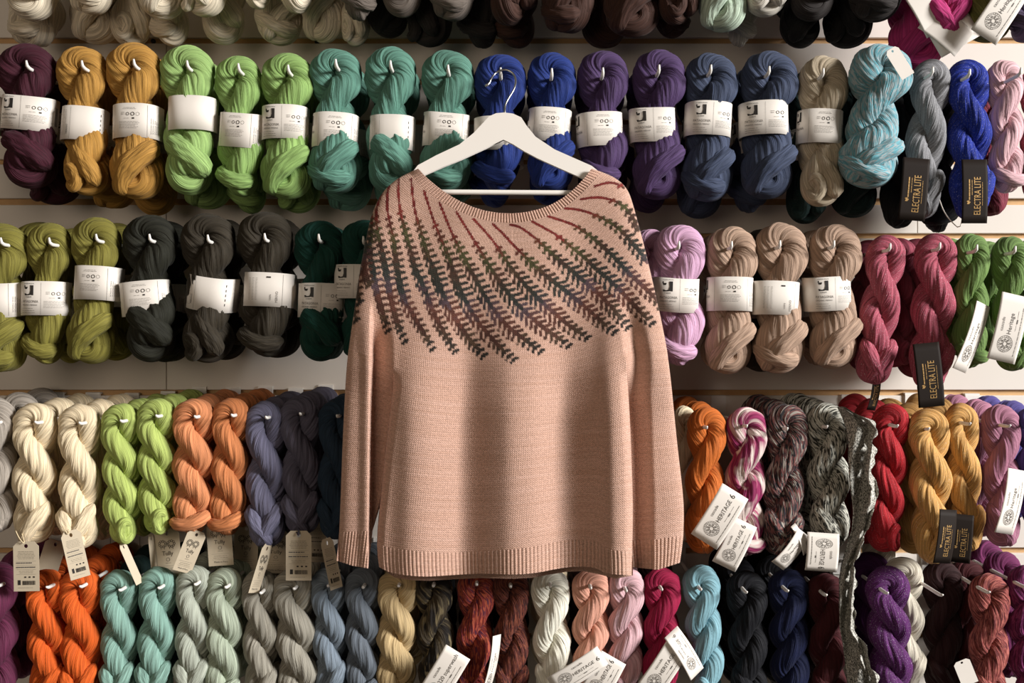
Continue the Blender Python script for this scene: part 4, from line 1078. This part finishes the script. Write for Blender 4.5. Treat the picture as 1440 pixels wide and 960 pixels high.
loc(sheet('cuff', [(477, 748), (500, 747), (524, 746)], [(473, 788), (495, 795), (518, 799)], [(477, 748), (475, 768), (473, 788)], [(524, 746), (521, 772), (518, 799)],
          depth_sl_l, 130, 14, 20, 14, sw, m_knit, rib=11))
rt = resample(yb[ibb:], 76)
loc(sheet('sleeve', rt, [(884, 760), (925, 758), (961, 752)], [tuple(yb[ibb]), (880, 590), (882, 700), (884, 760)], RSL_OUT, depth_sl_r, 76, 120, 24, 90, sw, m_knit, v0=-95))
loc(sheet('cuff', [(884, 760), (925, 758), (961, 752)], [(888, 797), (925, 801), (956, 791)], [(884, 760), (888, 797)], [(961, 752), (959, 772), (956, 791)],
          depth_sl_r, 150, 14, 24, 14, sw, m_knit, rib=14))

# ------------------------------------------------------------------ hanger
m_hang = plain('white_lacquered_wood', (238, 232, 224), .35, noise=.02, nscale=8)
m_chrome = plain('brushed_steel', (200, 198, 194), .28, 1)
HY = -.099
hg = empty('clothes_hanger', P(707, 200, HY)); tag(hg, 'white wooden clothes hanger with a wire hook, holding the sweater', 'hanger')
up = [(567, 260), (579, 247), (589, 234), (615, 220), (647, 205), (667, 189), (681, 174), (689, 165.5), (698, 161.5), (709, 160.5), (721, 162), (732, 167), (739, 178), (752, 194), (779, 212), (806, 224), (831, 235), (846, 247), (857, 259)]
lo = [(853, 266), (843, 262), (820, 250), (788, 236), (757, 222), (738, 212), (722, 202), (708, 195.5), (694, 202), (682, 208), (647, 224), (622, 234), (597, 245), (580, 258), (571, 265)]
outline = [np.array(P(a, b, HY))-np.array(hg.location) for a, b in up+lo]
n = len(outline); th = .0065
cen = [o.copy() for o in outline]
V, F = [], []
ol = np.array(outline); tg = np.roll(ol, -1, 0)-np.roll(ol, 1, 0); nr_ = np.stack([tg[:, 2], 0*tg[:, 0], -tg[:, 0]], 1); nr_ /= np.linalg.norm(nr_, axis=1)[:, None]
for yy, ins in ((-th, .0022), (-th+.0018, .0004), (th-.0018, .0004), (th, .0022)):
    for p, q in zip(ol, nr_): V.append((p[0]+q[0]*-ins, yy, p[2]+q[2]*-ins))
for r in range(3):
    for i in range(n): j = (i+1) % n; F.append((r*n+i, r*n+j, (r+1)*n+j, (r+1)*n+i))
# the two broad faces as strips between the upper and the lower edge
u2, l2 = resample(np.array(up), 25), resample(np.array(lo)[::-1], 25)
F.append(tuple(range(n))); F.append(tuple(range(4*n-1, 3*n-1, -1)))
me = mesh_np('hanger_frame', V, F, smooth=False)
import bmesh
bm = bmesh.new(); bm.from_mesh(me); bmesh.ops.recalc_face_normals(bm, faces=bm.faces)
bmesh.ops.triangulate(bm, faces=[f for f in bm.faces if len(f.verts) > 4]); bm.to_mesh(me); bm.free()
obj('hanger_frame', me, hg, m_hang)
def hl(px, py, y): return tuple(np.array(P(px, py, y))-np.array(hg.location))
obj('hanger_bar', mesh_np('hanger_bar', *tube_geo([hl(574, 270, HY), hl(640, 270, HY), hl(780, 271, HY), hl(848, 271, HY)], .0052, 14)), hg, m_hang)
hk = smooth_line([hl(710, 166, HY), hl(710, 158, HY), hl(710, 148, -.092), (hl(715, 138, -.086)), hl(723, 126, -.080), hl(726, 114, -.070), hl(723, 104, -.0655), hl(714, 98, -.063), hl(704, 98, -.0625), hl(695, 104, -.064), hl(690, 112, -.076), hl(688, 118, -.078), hl(682, 121, -.079)], 70)
obj('hook', mesh_np('hook', *tube_geo(hk, np.r_[np.full(66, .0020), .0026, .0032, .0030, .0012], 10)), hg, m_chrome)

# ------------------------------------------------------------------ shawl sample hanging at the right
m_marl = yarn_mat('marl', (200, 197, 184), (72, 70, 65), (222, 218, 204), 'marl')
m_edge = yarn_mat('marl_edge', (228, 224, 210), (120, 117, 108), None, 'marl')
SH = [  # y, left, right
 (572, 1178, 1188), (580, 1182, 1204), (591, 1187, 1224), (604, 1191, 1237), (618, 1194, 1232), (645, 1194, 1230), (670, 1195, 1230), (695, 1198, 1236), (708, 1200, 1236), (722, 1201, 1226),
 (745, 1199, 1222), (767, 1192, 1212), (795, 1184, 1203), (815, 1181, 1204), (845, 1181, 1202), (885, 1182, 1203), (905, 1186, 1216), (930, 1189, 1226), (965, 1193, 1238), (1010, 1196, 1250), (1060, 1198, 1258)]
sh = empty('knitted_shawl', P(1210, 600, -.03)); tag(sh, 'black and white marled knitted shawl with a ruffled edge, hanging beside the red skein', 'shawl')
def strip(rows, f0, f1, y0, amp, nw, nl, seed, freq):
    a = np.array(rows, float); yy = np.linspace(a[0, 0], a[-1, 0], nl)
    l, r = np.interp(yy, a[:, 0], a[:, 1]), np.interp(yy, a[:, 0], a[:, 2])
    V, U = [], []
    for i in range(nl):
        for j in range(nw):
            c = f0(i, yy[i])+(f1(i, yy[i])-f0(i, yy[i]))*j/(nw-1)
            px = l[i]+(r[i]-l[i])*c
            dy = y0+amp*math.sin(c*freq+yy[i]*.035+seed)+.004*math.sin(yy[i]*.11+c*3)+.0012*math.sin(yy[i]*.9)*math.sin(c*26)
            V.append(np.array(P(px, yy[i], dy))-np.array(sh.location)); U.append((c*26, yy[i]*.0015))
    F = [(i*nw+j, (i+1)*nw+j, (i+1)*nw+j+1, i*nw+j+1) for i in range(nl-1) for j in range(nw-1)]
    V2 = [v+np.array((0, .006, 0)) for v in V]; nv = len(V)
    F += [tuple(nv+q for q in f[::-1]) for f in F]
    rim = [j for j in range(nw)]+[i*nw+nw-1 for i in range(1, nl)]+[(nl-1)*nw+j for j in range(nw-2, -1, -1)]+[i*nw for i in range(nl-2, 0, -1)]
    F += [(a_, nv+a_, nv+b_, b_)[::-1] for a_, b_ in zip(rim, rim[1:]+rim[:1])]
    return V+V2, F, U+U
ruf = lambda i, y: .80+.08*math.sin(y*.14)+.03*math.sin(y*.33+1)
V, F, U = strip(SH, lambda i, y: 0, lambda i, y: .86, -.050, .010, 24, 240, 0, 6.5)
obj('shawl_body', mesh_np('shawl_body', V, F, uv=U), sh, m_marl)
V, F, U = strip(SH, lambda i, y: ruf(i, y)-.12, lambda i, y: ruf(i, y)+.17+.05*math.sin(y*.3), -.064, .012, 10, 240, 2, 14)
obj('ruffle', mesh_np('ruffle', V, F, uv=U), sh, m_edge)
